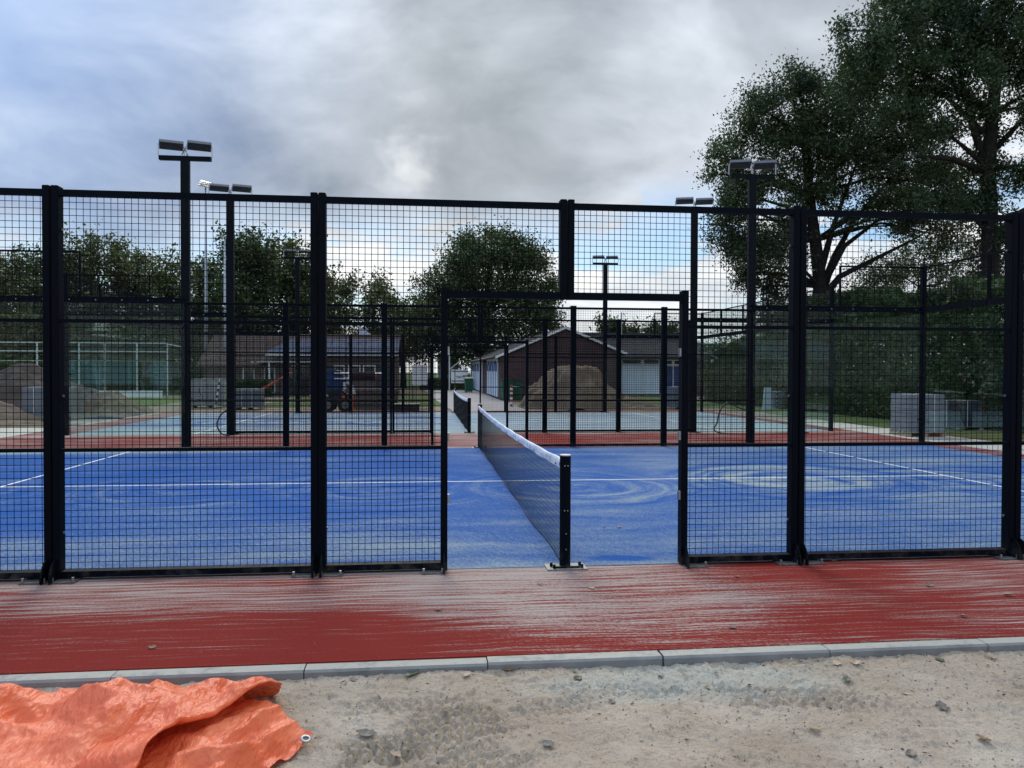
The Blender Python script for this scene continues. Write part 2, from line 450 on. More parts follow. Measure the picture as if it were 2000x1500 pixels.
def brick_mat(name, c1, c2, mortar):
    m, b = mat(name)
    g = b.n('ShaderNodeNewGeometry')
    x, y, z = b.sep(g.outputs['Position'])
    nx, ny, nz = b.sep(g.outputs['Normal'])
    u = b.mix(b.ss(b.m('ABSOLUTE', nx), 0.4, 0.6), b.com(x, 0, 0), b.com(y, 0, 0))
    uu = b.sep(u)[0]
    br = b.n('ShaderNodeTexBrick')
    b.set(br.inputs['Vector'], b.com(uu, z, 0))
    br.inputs['Color1'].default_value = (*c1, 1)
    br.inputs['Color2'].default_value = (*c2, 1)
    br.inputs['Mortar'].default_value = (*mortar, 1)
    br.inputs['Scale'].default_value = 1.0
    br.inputs['Brick Width'].default_value = 0.22
    br.inputs['Row Height'].default_value = 0.07
    br.inputs['Mortar Size'].default_value = 0.008
    c = b.mix(0.4, br.outputs['Color'], b.ramp(b.noise(b.com(x, y, z), 1.3, 5, 0.6), [(0.3, (0.5, 0.5, 0.5)), (0.7, (1, 1, 1))]), 'MULTIPLY')
    b.out(b.bsdf(c, 0.9, 0, b.bump(br.outputs['Fac'], -0.4, 0.01), 0.2))
    return m


def tile_mat(name, c1, c2):
    m, b = mat(name)
    x, y, z = b.sep(b.pos())
    br = b.n('ShaderNodeTexBrick')
    b.set(br.inputs['Vector'], b.com(b.m('ADD', x, y), b.m('MULTIPLY', z, 2.0), 0))
    br.offset = 0.0
    br.inputs['Color1'].default_value = (*c1, 1)
    br.inputs['Color2'].default_value = (*c2, 1)
    br.inputs['Mortar'].default_value = (*(c * 0.4 for c in c1), 1)
    br.inputs['Scale'].default_value = 1.0
    br.inputs['Brick Width'].default_value = 0.24
    br.inputs['Row Height'].default_value = 0.33
    br.inputs['Mortar Size'].default_value = 0.02
    br.inputs['Mortar Smooth'].default_value = 0.6
    c = b.mix(0.5, br.outputs['Color'], b.ramp(b.noise(b.com(x, y, z), 1.1, 5, 0.65), [(0.3, (0.55, 0.56, 0.5)), (0.7, (1, 1, 1))]), 'MULTIPLY')
    b.out(b.bsdf(c, 0.95, 0, b.bump(br.outputs['Fac'], -0.6, 0.02), 0.08))
    return m


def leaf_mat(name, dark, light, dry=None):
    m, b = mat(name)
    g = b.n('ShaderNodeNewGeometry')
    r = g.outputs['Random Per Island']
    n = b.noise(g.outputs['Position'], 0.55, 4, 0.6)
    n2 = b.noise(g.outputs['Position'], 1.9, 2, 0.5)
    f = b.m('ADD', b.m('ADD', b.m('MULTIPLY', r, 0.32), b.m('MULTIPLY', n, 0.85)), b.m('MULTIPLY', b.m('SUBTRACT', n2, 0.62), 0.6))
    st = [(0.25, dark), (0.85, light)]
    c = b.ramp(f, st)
    if dry:
        c = b.mix(b.m('MULTIPLY', b.ss(r, 0.93, 0.95), 0.7), c, dry)
    d1 = b.bsdf(c, 0.5, 0, None, 0.35)
    tr = b.n('ShaderNodeBsdfTranslucent')
    b.set(tr.inputs[0], b.mix(1.0, c, (1.0, 1.25, 0.55), 'MULTIPLY'))
    mx = b.n('ShaderNodeMixShader')
    mx.inputs[0].default_value = 0.22
    b.t.links.new(d1, mx.inputs[1])
    b.t.links.new(tr.outputs[0], mx.inputs[2])
    b.out(mx.outputs[0])
    return m


def glass_mat():
    m, b = mat('court_glass')
    tr = b.n('ShaderNodeBsdfTransparent')
    tr.inputs[0].default_value = (0.955, 0.98, 0.972, 1)
    gl = b.n('ShaderNodeBsdfGlossy')
    gl.inputs[0].default_value = (0.85, 0.95, 0.93, 1)
    gl.inputs['Roughness'].default_value = 0.02
    fr = b.n('ShaderNodeFresnel')
    fr.inputs[0].default_value = 1.5
    dif = b.n('ShaderNodeBsdfDiffuse')
    dif.inputs[0].default_value = (0.30, 0.36, 0.34, 1)
    m1 = b.n('ShaderNodeMixShader')
    b.set(m1.inputs[0], b.m('MULTIPLY', fr.outputs[0], 0.16))
    b.t.links.new(tr.outputs[0], m1.inputs[1])
    b.t.links.new(gl.outputs[0], m1.inputs[2])
    m2 = b.n('ShaderNodeMixShader')
    b.set(m2.inputs[0], b.m('MULTIPLY', b.ss(b.noise(b.pos(), 1.2, 5, 0.6), 0.4, 0.75), 0.004))
    b.t.links.new(m1.outputs[0], m2.inputs[1])
    b.t.links.new(dif.outputs[0], m2.inputs[2])
    b.out(m2.outputs[0])
    return m


def tarp_mat():
    m, b = mat('orange_tarpaulin')
    p = b.coord('Object')
    n1 = b.noise(p, 3.2, 6, 0.65)
    c = b.ramp(n1, [(0.3, (0.78, 0.130, 0.045)), (0.55, (0.90, 0.205, 0.082)), (0.8, (0.90, 0.26, 0.125))])
    dust = b.ss(b.noise(p, 2.0, 6, 0.7), 0.55, 0.8)
    c = b.mix(b.m('MULTIPLY', dust, 0.30), c, (0.72, 0.36, 0.24))
    h = None
    for k, (ang, fr, st) in enumerate(((0.4, 7.0, 2.2), (1.5, 9.0, 2.6), (2.4, 8.0, 2.0), (0.9, 17.0, 3.0), (2.0, 21.0, 2.6))):
        mp = b.n('ShaderNodeMapping')
        b.set(mp.inputs['Vector'], p)
        mp.inputs['Rotation'].default_value = (0, 0, ang)
        mp.inputs['Scale'].default_value = (1.0, 1.0 / st, 1.0)
        rd = b.m('ABSOLUTE', b.m('SUBTRACT', b.noise(mp.outputs[0], fr, 3, 0.5, 0.4), 0.5))
        rd = b.m('MULTIPLY', b.m('SUBTRACT', 0.16, b.m('MINIMUM', rd, 0.16)), 9.0 / fr)
        h = rd if h is None else b.m('ADD', h, rd)
    h = b.m('MULTIPLY', h, 1.6)
    weave = b.noise(b.vm('MULTIPLY', p, (420, 420, 420)), 1, 2)
    h = b.m('ADD', h, b.m('MULTIPLY', weave, 0.05))
    nrm = b.bump(h, 0.75, 0.02)
    d1 = b.bsdf(c, 0.45, 0, nrm, 0.35)
    tr = b.n('ShaderNodeBsdfTranslucent')
    b.set(tr.inputs[0], c)
    mx = b.n('ShaderNodeMixShader')
    mx.inputs[0].default_value = 0.15
    b.t.links.new(d1, mx.inputs[1])
    b.t.links.new(tr.outputs[0], mx.inputs[2])
    b.out(mx.outputs[0])
    return m


def concrete_mat():
    m, b = mat('kerb_concrete')
    p = b.pos()
    z = b.sep(p)[2]
    c = b.ramp(b.noise(p, 5, 6, 0.65), [(0.3, (0.165, 0.165, 0.16)), (0.7, (0.27, 0.268, 0.26))])
    nz = b.sep(b.n('ShaderNodeNewGeometry').outputs['Normal'])[2]
    sd = b.m('MULTIPLY', b.ss(nz, 0.6, 0.95), b.ss(b.m('ADD', b.noise(p, 14, 5, 0.7), b.m('MULTIPLY', b.noise(p, 1.4, 3), 0.7)), 0.56, 0.90))
    c = b.mix(b.m('MULTIPLY', sd, 0.9), c, (0.40, 0.385, 0.31))
    low = b.m('MULTIPLY', b.ss(z, -0.045, -0.075), b.ss(b.noise(p, 18, 5, 0.7), 0.4, 0.65))
    c = b.mix(b.m('MULTIPLY', low, 0.7), c, (0.26, 0.215, 0.16))
    b.out(b.bsdf(c, 0.75, 0, b.bump(b.noise(p, 130, 3, 0.7), 0.35, 0.006), 0.3))
    return m


def band_mat():
    m, b = mat('white_net_band')
    p = b.pos()
    c = b.ramp(b.noise(p, 9, 4), [(0.3, (0.60, 0.64, 0.70)), (0.7, (0.74, 0.77, 0.80))])
    b.out(b.bsdf(c, 0.75, 0, b.bump(b.noise(p, 40, 4), 0.4, 0.006)))
    return m


M['turf1'] = turf_blue('blue_turf', 0.0)
M['turf2'] = turf_blue('blue_turf_sanded', 0.86)
M['redturf'] = turf_red()
M['line'] = plain('white_line_turf', (0.70, 0.72, 0.72), 0.9, 0, 0.1, 20, 0.4, 150)
M['sand'] = sand_mat('trodden_sand', (0.37, 0.285, 0.195), (0.64, 0.525, 0.395), (0.70, 0.615, 0.49), True)
M['pile'] = sand_mat('heaped_sand', (0.145, 0.105, 0.068), (0.24, 0.18, 0.118), (0.28, 0.22, 0.15))
M['soil'] = sand_mat('dark_topsoil', (0.055, 0.040, 0.034), (0.11, 0.085, 0.07), (0.13, 0.10, 0.085))
M['soil2'] = sand_mat('brown_soil', (0.15, 0.11, 0.08), (0.25, 0.19, 0.14), (0.30, 0.24, 0.18))
M['ground'] = ground_mat()
M['litter'] = plain('leaf_scraps', (0.075, 0.055, 0.036), 0.9, 0, 0.5, 12)
M['crumb'] = plain('earth_crumb', (0.27, 0.21, 0.15), 0.95, 0, 0.3, 30, 0.3, 200, 0.1)
M['grass'] = grass_mat()
M['path'] = plain('path_paving', (0.23, 0.215, 0.20), 0.9, 0, 0.2, 0.8, 0.4, 20)
M['brick'] = brick_mat('red_brown_brick', (0.125, 0.064, 0.062), (0.09, 0.05, 0.052), (0.13, 0.115, 0.11))
M['brick2'] = brick_mat('clubhouse_brick', (0.17, 0.11, 0.10), (0.12, 0.085, 0.08), (0.2, 0.18, 0.17))
M['tile'] = tile_mat('brown_roof_tile', (0.115, 0.075, 0.065), (0.09, 0.062, 0.055))
M['tile2'] = tile_mat('grey_roof_tile', (0.050, 0.046, 0.048), (0.036, 0.034, 0.036))
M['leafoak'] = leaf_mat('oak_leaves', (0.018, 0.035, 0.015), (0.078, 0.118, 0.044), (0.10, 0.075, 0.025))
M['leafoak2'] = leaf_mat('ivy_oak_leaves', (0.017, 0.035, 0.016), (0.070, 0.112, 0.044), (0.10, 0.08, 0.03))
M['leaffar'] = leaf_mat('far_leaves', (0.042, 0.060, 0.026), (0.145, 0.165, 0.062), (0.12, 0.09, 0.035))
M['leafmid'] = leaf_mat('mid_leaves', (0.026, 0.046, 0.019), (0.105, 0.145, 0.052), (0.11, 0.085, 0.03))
M['leafhedge'] = leaf_mat('hedge_leaves', (0.018, 0.042, 0.012), (0.090, 0.150, 0.040), (0.12, 0.10, 0.03))
M['leafbright'] = leaf_mat('clipped_hedge_leaves', (0.025, 0.055, 0.012), (0.085, 0.15, 0.03))
M['dead1'] = plain('dry_leaf_brown', (0.22, 0.13, 0.065), 0.7, 0, 0.3, 30)
M['dead2'] = plain('dry_leaf_tan', (0.42, 0.31, 0.20), 0.7, 0, 0.25, 30)
M['dead3'] = plain('fallen_leaf_green', (0.075, 0.095, 0.05), 0.6, 0, 0.3, 30)
M['dead4'] = plain('fallen_leaf_grey', (0.13, 0.115, 0.09), 0.6, 0, 0.3, 30)
M['glass'] = glass_mat()
M['tarp'] = tarp_mat()
M['kerb'] = concrete_mat()
M['band'] = band_mat()


# ---------------------------------------------------------------- mesh helpers
class MB:
    def __init__(self):
        self.v, self.f = [], []

    def add(self, vs, fs):
        o = len(self.v)
        self.v += [tuple(map(float, q)) for q in vs]
        self.f += [tuple(i + o for i in f) for f in fs]
        return self

    def box(self, x0, x1, y0, y1, z0, z1):
        vs = [(x0, y0, z0), (x1, y0, z0), (x1, y1, z0), (x0, y1, z0), (x0, y0, z1), (x1, y0, z1), (x1, y1, z1), (x0, y1, z1)]
        return self.add(vs, [(3, 2, 1, 0), (4, 5, 6, 7), (0, 1, 5, 4), (1, 2, 6, 5), (2, 3, 7, 6), (3, 0, 4, 7)])

    def post(self, x0, x1, y0, y1, z0, z1, c=0.006):
        """upright tube with eased corners"""
        ring = [(x0 + c, y0), (x1 - c, y0), (x1, y0 + c), (x1, y1 - c), (x1 - c, y1), (x0 + c, y1), (x0, y1 - c), (x0, y0 + c)]
        vs = [(x, y, z0) for x, y in ring] + [(x, y, z1 - c * .6) for x, y in ring]
        mx_, my_ = (x0 + x1) / 2, (y0 + y1) / 2
        vs += [(mx_ + (x - mx_) * (1 - c * 1.2 / max(x1 - x0, .01)), my_ + (y - my_) * (1 - c * 1.2 / max(y1 - y0, .01)), z1) for x, y in ring]
        fs = []
        for k in range(2):
            for i in range(8):
                j = (i + 1) % 8
                fs.append((k * 8 + i, k * 8 + j, k * 8 + 8 + j, k * 8 + 8 + i))
        fs.append(tuple(range(16, 24)))
        fs.append(tuple(reversed(range(8))))
        return self.add(vs, fs)

    def tube(self, pts, rad, n=6, cap=True):
        pts = [Vector(p) for p in pts]
        rads = rad if isinstance(rad, (list, tuple)) else [rad] * len(pts)
        vs = []
        t0 = (pts[1] - pts[0]).normalized()
        up = Vector((0, 0, 1)) if abs(t0.z) < 0.9 else Vector((1, 0, 0))
        a = t0.cross(up).normalized()
        for i, p in enumerate(pts):
            t = (pts[min(i + 1, len(pts) - 1)] - pts[max(i - 1, 0)]).normalized()
            a = (a - t * a.dot(t)).normalized()
            c = t.cross(a)
            for k in range(n):
                th = 2 * PI * k / n
                vs.append(p + (a * math.cos(th) + c * math.sin(th)) * rads[i])
        fs = []
        for i in range(len(pts) - 1):
            for k in range(n):
                k2 = (k + 1) % n
                fs.append((i * n + k, i * n + k2, (i + 1) * n + k2, (i + 1) * n + k))
        if cap:
            fs.append(tuple(reversed(range(n))))
            fs.append(tuple((len(pts) - 1) * n + k for k in range(n)))
        return self.add(vs, fs)

    def prism(self, poly, axis, a, b_):
        """polygon pulled along an axis; poly pairs are the two other coordinates in order"""
        def p3(q, w):
            return {0: (w, q[0], q[1]), 1: (q[0], w, q[1]), 2: (q[0], q[1], w)}[axis]
        n = len(poly)
        vs = [p3(q, a) for q in poly] + [p3(q, b_) for q in poly]
        fs = [tuple(reversed(range(n))), tuple(range(n, 2 * n))]
        fs += [(i, (i + 1) % n, n + (i + 1) % n, n + i) for i in range(n)]
        return self.add(vs, fs)

    def mesh(self, name, m):
        me = bpy.data.meshes.new(name)
        me.from_pydata(self.v, [], self.f)
        me.materials.append(m)
        return me

    def obj(self, name, m, parent=None, smooth=False):
        return link(name, fix(self.mesh(name, m), smooth), parent)


def fix(me, smooth=False):
    import bmesh
    bm = bmesh.new()
    bm.from_mesh(me)
    bmesh.ops.recalc_face_normals(bm, faces=bm.faces)
    bm.to_mesh(me)
    bm.free()
    if smooth:
        me.polygons.foreach_set('use_smooth', [True] * len(me.polygons))
    me.update()
    return me


def link(name, me, parent=None):
    o = bpy.data.objects.new(name, me)
    COL.objects.link(o)
    if parent:
        o.parent = parent
    return o


def tag(o, label=None, cat=None, group=None, kind=None):
    for k, v in (('label', label), ('category', cat), ('group', group), ('kind', kind)):
        if v:
            o[k] = v
    return o


def thing(name, label, cat, loc=(0, 0, 0), rz=0.0, group=None):
    o = bpy.data.objects.new(name, None)
    o.empty_display_size = 0.2
    COL.objects.link(o)
    o.location = tuple(map(float, loc))
    o.rotation_euler = (0, 0, rz)
    return tag(o, label, cat, group)


def kids(o):
    return [c for c in ALLKIDS.get(o.name, [])]


def copy_tree(o, parent=None):
    c = o.copy()
    COL.objects.link(c)
    if parent:
        c.parent = parent
    for ch in o.children:
        copy_tree(ch, c)
    return c


def grid_mesh(name, X, Y, Z, m, smooth=True):
    ny, nx = X.shape
    co = np.stack([X, Y, Z], -1).reshape(-1, 3).astype(np.float32)
    idx = np.arange(ny * nx).reshape(ny, nx)
    q = np.stack([idx[:-1, :-1], idx[:-1, 1:], idx[1:, 1:], idx[1:, :-1]], -1).reshape(-1, 4).astype(np.int32)
    return quads(name, co, q, m, smooth)


def quads(name, co, q, m, smooth=False):
    me = bpy.data.meshes.new(name)
    me.vertices.add(len(co))
    me.vertices.foreach_set('co', np.ascontiguousarray(co, np.float32).ravel())
    me.loops.add(q.size)
    me.loops.foreach_set('vertex_index', np.ascontiguousarray(q, np.int32).ravel())
    me.polygons.add(len(q))
    me.polygons.foreach_set('loop_start', np.arange(0, q.size, 4, dtype=np.int32))
    me.polygons.foreach_set('loop_total', np.full(len(q), 4, np.int32))
    if smooth:
        me.polygons.foreach_set('use_smooth', np.ones(len(q), bool))
    me.materials.append(m)
    me.update(calc_edges=True)
    return me


_PERM = RNG.permutation(512)
_GR = RNG.normal(size=(512, 2))
_GR /= np.linalg.norm(_GR, axis=1)[:, None]


def perlin(x, y):
    xi, yi = np.floor(x).astype(int), np.floor(y).astype(int)
    xf, yf = x - xi, y - yi
    u, v = xf ** 3 * (xf * (xf * 6 - 15) + 10), yf ** 3 * (yf * (yf * 6 - 15) + 10)

    def g(a, b_):
        h = _PERM[(_PERM[(xi + a) % 512] + yi + b_) % 512]
        return _GR[h, 0] * (xf - a) + _GR[h, 1] * (yf - b_)
    return (g(0, 0) * (1 - u) + g(1, 0) * u) * (1 - v) + (g(0, 1) * (1 - u) + g(1, 1) * u) * v


def fbm(x, y, o=5, gain=0.5):
    s, a = 0, 1.0
    for i in range(o):
        s = s + a * perlin(x * 2 ** i + 17.3 * i, y * 2 ** i + 5.1 * i)
        a *= gain
    return s


def sstep(x, a, b_):
    t = np.clip((x - a) / (b_ - a), 0, 1)
    return t * t * (3 - 2 * t)


# ================================================================ THE GROUND
W1 = 10.2          # far fence line of the first court
Y2 = 14.2          # near fence line of the second court
Y3 = Y2 + 10.2     # its far fence line

g = MB().add([(-400, -60, -.12), (400, -60, -.12), (400, 900, -.12), (-400, 900, -.12)], [(0, 1, 2, 3)])
tag(g.obj('ground', M['ground']), 'bare brown and pale sandy earth around the blue courts', kind='structure')
g = MB().box(-11.2, 10.7, -1.955, 25.35, -.118, 0.0)
tag(g.obj('red_turf', M['redturf']), 'brick red turf surround strewn with pale sand', kind='structure')
g = MB().add([(-10, 0.02, .004), (10, 0.02, .004), (10, W1, .004), (-10, W1, .004)], [(0, 1, 2, 3)])
tag(g.obj('blue_court', M['turf1']), 'blue turf court with swirls of brushed sand', kind='structure')
me = MB().add([(-10, 0, .004), (10, 0, .004), (10, 10.2, .004), (-10, 10.2, .004)], [(0, 1, 2, 3)]).mesh('blue_court', M['turf2'])
o = link('blue_court', me)
o.location.y = Y2
tag(o, 'second blue turf court under a thick pale layer of sand', kind='structure')


def flat(x0, x1, y0, y1, z):
    return MB().add([(x0, y0, z), (x1, y0, z), (x1, y1, z), (x0, y1, z)], [(0, 1, 2, 3)])


for oy in (0, Y2):
    for args in ((-6.95, 6.95, 5.075, 5.125), (-7.0, -6.95, 0.05, 10.15), (6.95, 7.0, 0.05, 10.15)):
        tag(flat(args[0], args[1], args[2] + oy, args[3] + oy, .008).obj('court_line', M['line']), 'white painted line on the blue court', kind='structure')

for x0, x1, y0, y1, lb in ((-9.5, 0.0, 32, 49.5, 'grass in front of the brick clubhouse'), (9.5, 15.2, 30.5, 49.3, 'grass in front of the pale garage doors'),
                           (-26, -14.5, 34, 46, 'grass beside the tennis fence'), (13.2, 16.2, 9, 31, 'grass verge under the tall hedge')):
    nx, ny = 40, 40
    X, Y = np.meshgrid(np.linspace(x0, x1, nx), np.linspace(y0, y1, ny))
    e = np.minimum(np.minimum(X - x0, x1 - X), np.minimum(Y - y0, y1 - Y))
    Z = -.112 + .05 * sstep(e, 0, 1.5) + .03 * fbm(X * .8, Y * .8)
    tag(link('lawn', grid_mesh('lawn', X, Y, Z, M['grass'])), lb, kind='structure')
g = MB().add([(0.1, 25.36, -.08), (3.3, 25.36, -.08), (3.4, 74, -.08), (-1.5, 74, -.08), (-.5, 40, -.08)], [(0, 1, 2, 3, 4)])
tag(g.obj('path', M['path']), 'grey paved path running past the brick shed', kind='structure')

# kerb stones, one metre each
kerb = MB().prism([(-2.06, -.16), (-2.06, -.016), (-2.048, -.004), (-1.957, -.004), (-1.957, -.16)], 0, .003, .997).mesh('kerb_stone', M['kerb'])
fix(kerb)
kr = tag(thing('kerb', None, None), 'row of grey concrete kerb stones edging the red turf', kind='structure')
for i in range(-4, 6):
    o = link('kerb_stone', kerb, kr)
    o.location = (i - .805, random.uniform(-.003, .003), random.uniform(-.003, .002))
    o.rotation_euler.z = random.uniform(-.002, .002)
ks = MB().box(-.05, .05, .003, .997, -.14, 0).mesh('kerb_stone', M['kerb'])
for sx in (10.755, -11.255):
    kr = tag(thing('kerb', None, None), 'side kerb of grey concrete stones beside the red turf', kind='structure')
    for i in range(8, 26):
        o = link('kerb_stone', ks, kr)
        o.location = (sx, i - .6, random.uniform(-.004, .002))

# trodden sand with ruts and tyre prints
xs = np.concatenate([np.linspace(-7, -4.15, 60, endpoint=False), np.arange(-4.15, 3.6, .0085), np.linspace(3.6, 7, 60)])
ys = np.concatenate([np.linspace(-9, -4.0, 60, endpoint=False), np.arange(-4.0, -2.052, .0085), [-2.052]])
X, Y = np.meshgrid(xs, ys)
Z = -.072 + .020 * fbm(X * 1.1, Y * 1.1, 3) + .017 * fbm(X * 6, Y * 6, 4, .62) + .0085 * fbm(X * 24 + 9, Y * 24, 3, .7)
Z = Z + .012 * np.clip(fbm(X * 17 + 3, Y * 19, 3, .7) - .22, 0, 1) * sstep(fbm(X * 1.7 + 9, Y * 1.9 + 2, 3), -.15, .25) * 2.2
Z = Z + .010 * np.clip(fbm(X * 3.1 + 40, Y * 4.0, 5, .7) - .12, 0, 1) * 1.6


def tread(cx, cy, L, w, ang, amp, pitch=.055):
    global Z
    c, s = math.cos(ang), math.sin(ang)
    u, v = (X - cx) * c + (Y - cy) * s, -(X - cx) * s + (Y - cy) * c
    mask = sstep(np.abs(u) / L + .25 * fbm(X * 7, Y * 7, 3), 1.0, .55) * sstep(np.abs(v) / w + .3 * fbm(X * 9 + 4, Y * 9, 3), 1.0, .6)
    jit = .25 * fbm(X * 8, Y * 8, 2)
    rows = np.where(np.sin(2 * PI * v / (pitch * 2.2) + jit) > 0, 1.0, -1.0)
    blk = np.clip(np.sin(2 * PI * (u + rows * v * .55) / pitch + jit * 2) * 2.6, -1, 1)
    crs = np.clip(np.sin(4 * PI * v / (pitch * 2.2) + 2 * jit) * 2.5 + 1.1, -1, 1)
    wave = np.minimum(blk, crs)
    Z = Z + mask * (amp * wave + amp * .8 * fbm(X * 30, Y * 30, 3, .6) - amp * .4)


tread(.72, -2.50, .46, .15, R(-12), .012, .07)
tread(1.05, -2.62, .35, .10, R(-12), .007, .06)
tread(.1, -2.36, .40, .08, R(-4), .008)
tread(-1.36, -2.86, .24, .16, R(10), .019, .06)
tread(-1.0, -2.66, .34, .22, R(18), .011)
tread(-.95, -3.05, .30, .22, R(40), .011)
tread(-1.25, -2.42, .40, .10, R(3), .010)
tread(-.5, -2.5, .3, .12, R(15), .009)
tread(2.3, -2.5, .4, .12, R(-14), .008)
Z = Z + .020 * sstep(Y, -2.5, -2.06)
ed = sstep(np.maximum(np.abs(X) - 4.6, np.maximum(-4.6 - Y, 0)), 0, 2.2)
Z = Z * (1 - ed) + ed * -.124
Z[-1, :] = np.minimum(Z[-1, :], -.05)
tag(link('sand_ground', grid_mesh('sand_ground', X, Y, Z, M['sand'])), 'trodden sandy earth with tyre prints before the kerb', kind='structure')
SANDX, SANDY, SANDZ = xs, ys, Z


def sand_z(x, y):
    i = int(np.clip(np.searchsorted(SANDX, x), 0, len(SANDX) - 1))
    j = int(np.clip(np.searchsorted(SANDY, y), 0, len(SANDY) - 1))
    return float(SANDZ[j, i])


# little clods and pebbles lying on the sand: nobody could count them
cv, cf = [], []
for k in range(2600):
    x, y = random.uniform(-2.2, 3.2), random.uniform(-3.6, -2.07)
    if fbm(np.array([x * 1.6]), np.array([y * 1.6]), 2)[0] + random.uniform(-.35, .35) < .0:
        continue
    r = random.choice((.002, .0025, .003, .004, .006))
    z = sand_z(x, y)
    o = len(cv)
    a = random.uniform(0, 6)
    pts = [(math.cos(a + t) * r * random.uniform(.7, 1.3), math.sin(a + t) * r * random.uniform(.7, 1.3), 0) for t in (0, 1.57, 3.14, 4.71)] + [(0, 0, r * random.uniform(.6, 1)), (0, 0, -r * .6)]
    cv += [(x + p[0], y + p[1], z + p[2] + r * .2) for p in pts]
    for i in range(4):
        cf += [(o + i, o + (i + 1) % 4, o + 4), (o + (i + 1) % 4, o + i, o + 5)]
me = bpy.data.meshes.new('sand_crumbs')
me.from_pydata(cv, [], cf)
me.materials.append(M['crumb'])
tag(link('sand_crumbs', me), 'small crumbs of earth scattered over the sand', 'sand', kind='stuff')

# dark litter: bits of leaf and twig trodden into the sand
lv, lf = [], []
for k in range(1300):
    x, y = random.uniform(-2.0, 3.2), random.uniform(-3.6, -2.065)
    if fbm(np.array([x * 1.3 + 30]), np.array([y * 1.5]), 3)[0] + random.uniform(-.3, .3) < .0 and y < -2.2:
        continue
    z, a, L, w = sand_z(x, y) + .003, random.uniform(0, 6.28), random.uniform(.004, .016), random.uniform(.0012, .005)
    c, q = math.cos(a), math.sin(a)
    o = len(lv)
    lv += [(x - c * L, y - q * L, z), (x - q * w, y + c * w, z + random.uniform(.001, .006)), (x + c * L, y + q * L, z + .002), (x + q * w, y - c * w, z)]
    lf += [(o, o + 3, o + 2, o + 1)]
me = bpy.data.meshes.new('leaf_litter')
me.from_pydata(lv, [], lf)
me.materials.append(M['litter'])
tag(link('leaf_litter', me), 'dark scraps of leaf and twig trodden into the sand', 'litter', kind='stuff')

# ================================================================ FENCES
TW, TD = .055, .10            # tube width and depth of the panel frames
WR = .0025                    # wire radius


def wires(x0, x1, z0, z1, step=.0505, holes=None):
    mb = MB()
    nx = int(round((x1 - x0) / step))
    nz = int(round((z1 - z0) / step))
    for i in range(nx + 1):
        x = x0 + (x1 - x0) * i / nx
        za, zb = z0, z1
        if holes and holes[0] < x < holes[1]:
            za = holes[2]
        mb.tube([(x, 0, za), (x, 0, zb)], WR, 4, False)
    for j in range(nz + 1):
        z = z0 + (z1 - z0) * j / nz
        xa, xb = x0, x1
        if holes and z < holes[2]:
            if holes[0] <= x0 + .01:
                xa = holes[1]
            else:
                xb = holes[0]
        mb.tube([(xa, .0042, z), (xb, .0042, z)], WR, 4, False)
    return mb


def bolt(mb, x, y, z, r=.009, h=.012, axis='z'):
    e = {'z': (0, 0, h), 'y': (0, -h, 0), 'x': (h, 0, 0)}[axis]
    mb.tube([(x, y, z), (x + e[0], y + e[1], z + e[2])], r, 6)
    return mb


def foot_meshes():
    fin = MB()
    prof = [(0.0, .004), (-.115, .004), (-.12, .03), (-.108, .075), (-.085, .12), (-.055, .155), (-.03, .168), (0, .17)]
    fin.prism([(y, z) for y, z in prof], 0, -.006, .006)
    plate = MB().box(-.095, .095, -.125, .05, .0, .010)
    bl = [bolt(MB(), 0, 0, 0, .011, .03)]
    return fix(fin.mesh('gusset', M['steel'])), fix(plate.mesh('base_plate', M['foot'])), fix(bl[0].mesh('bolt', M['bolt']))


GUSSET, PLATE, BOLT = foot_meshes()
FULL = (fix(MB().post(.004, .004 + TW, -.04, TD - .04, .012, 3.03).mesh('post', M['steel'])),
        fix(MB().post(-.004 - TW, -.004, -.04, TD - .04, .012, 3.03).mesh('post', M['steel'])))
XA, XB = .004 + TW, 2 - .004 - TW


def rail_mesh(x0, x1, z0, z1, y0=-.034, y1=.03):
    return fix(MB().box(x0, x1, y0, y1, z0, z1).mesh('rail', M['steel']))


RAILS = {'top_rail': rail_mesh(XA, XB, 2.955, 3.0), 'upper_rail': rail_mesh(XA, XB, 1.985, 2.012, -.03, .0), 'lower_rail': rail_mesh(XA, XB, .990, 1.018, -.03, .0),
         'bottom_rail': rail_mesh(XA, XB, .022, .070, -.036, .052)}
MESH_FULL = fix(wires(XA - .004, XB + .004, .07, 2.97).mesh('wire_mesh', M['wire']))


def stuffpart(o):
    o['kind'] = 'stuff'
    return o


def feet(t, xs_, near=True):
    for x in xs_:
        o = link('gusset', GUSSET, t)
        o.location = (x, -.04, 0)
    for x, side in ((xs_[0], 1), (xs_[-1], -1)):
        pass


def add_plate(t, x, shift):
    p = link('base_plate', PLATE, t)
    p.location = (x + shift, 0, .001)
    for bx in (-.075, .075):
        o = link('bolt', BOLT, p)
        o.location = (bx, -.105, .012)
    return p


def full_panel(label, group, detail):
    t = thing('fence_panel', label, 'fence panel', group=group)
    a = link('post', FULL[0], t)
    c = link('post', FULL[1], t)
    c.location.x = 2.0
    for k, me in RAILS.items():
        link(k, me, t)
    o = stuffpart(link('wire_mesh', MESH_FULL, t))
    o.location.y = .045
    if detail:
        for x in (.004 + TW / 2, 2 - .004 - TW / 2):
            o = link('gusset', GUSSET, t)
            o.location = (x, -.041, 0)
        add_plate(t, 0.105, 0)
        add_plate(t, 2 - .105, 0)
        for xx, s in ((XA, 1), (XB, -1)):
            for z in (.36, 1.42, 2.7):
                q = bolt(MB(), xx, .02, z, .011, .012 * s, 'x').obj('bolt', M['bolt'], t)
    return t


GZ = 2.215   # clear height of the gate opening


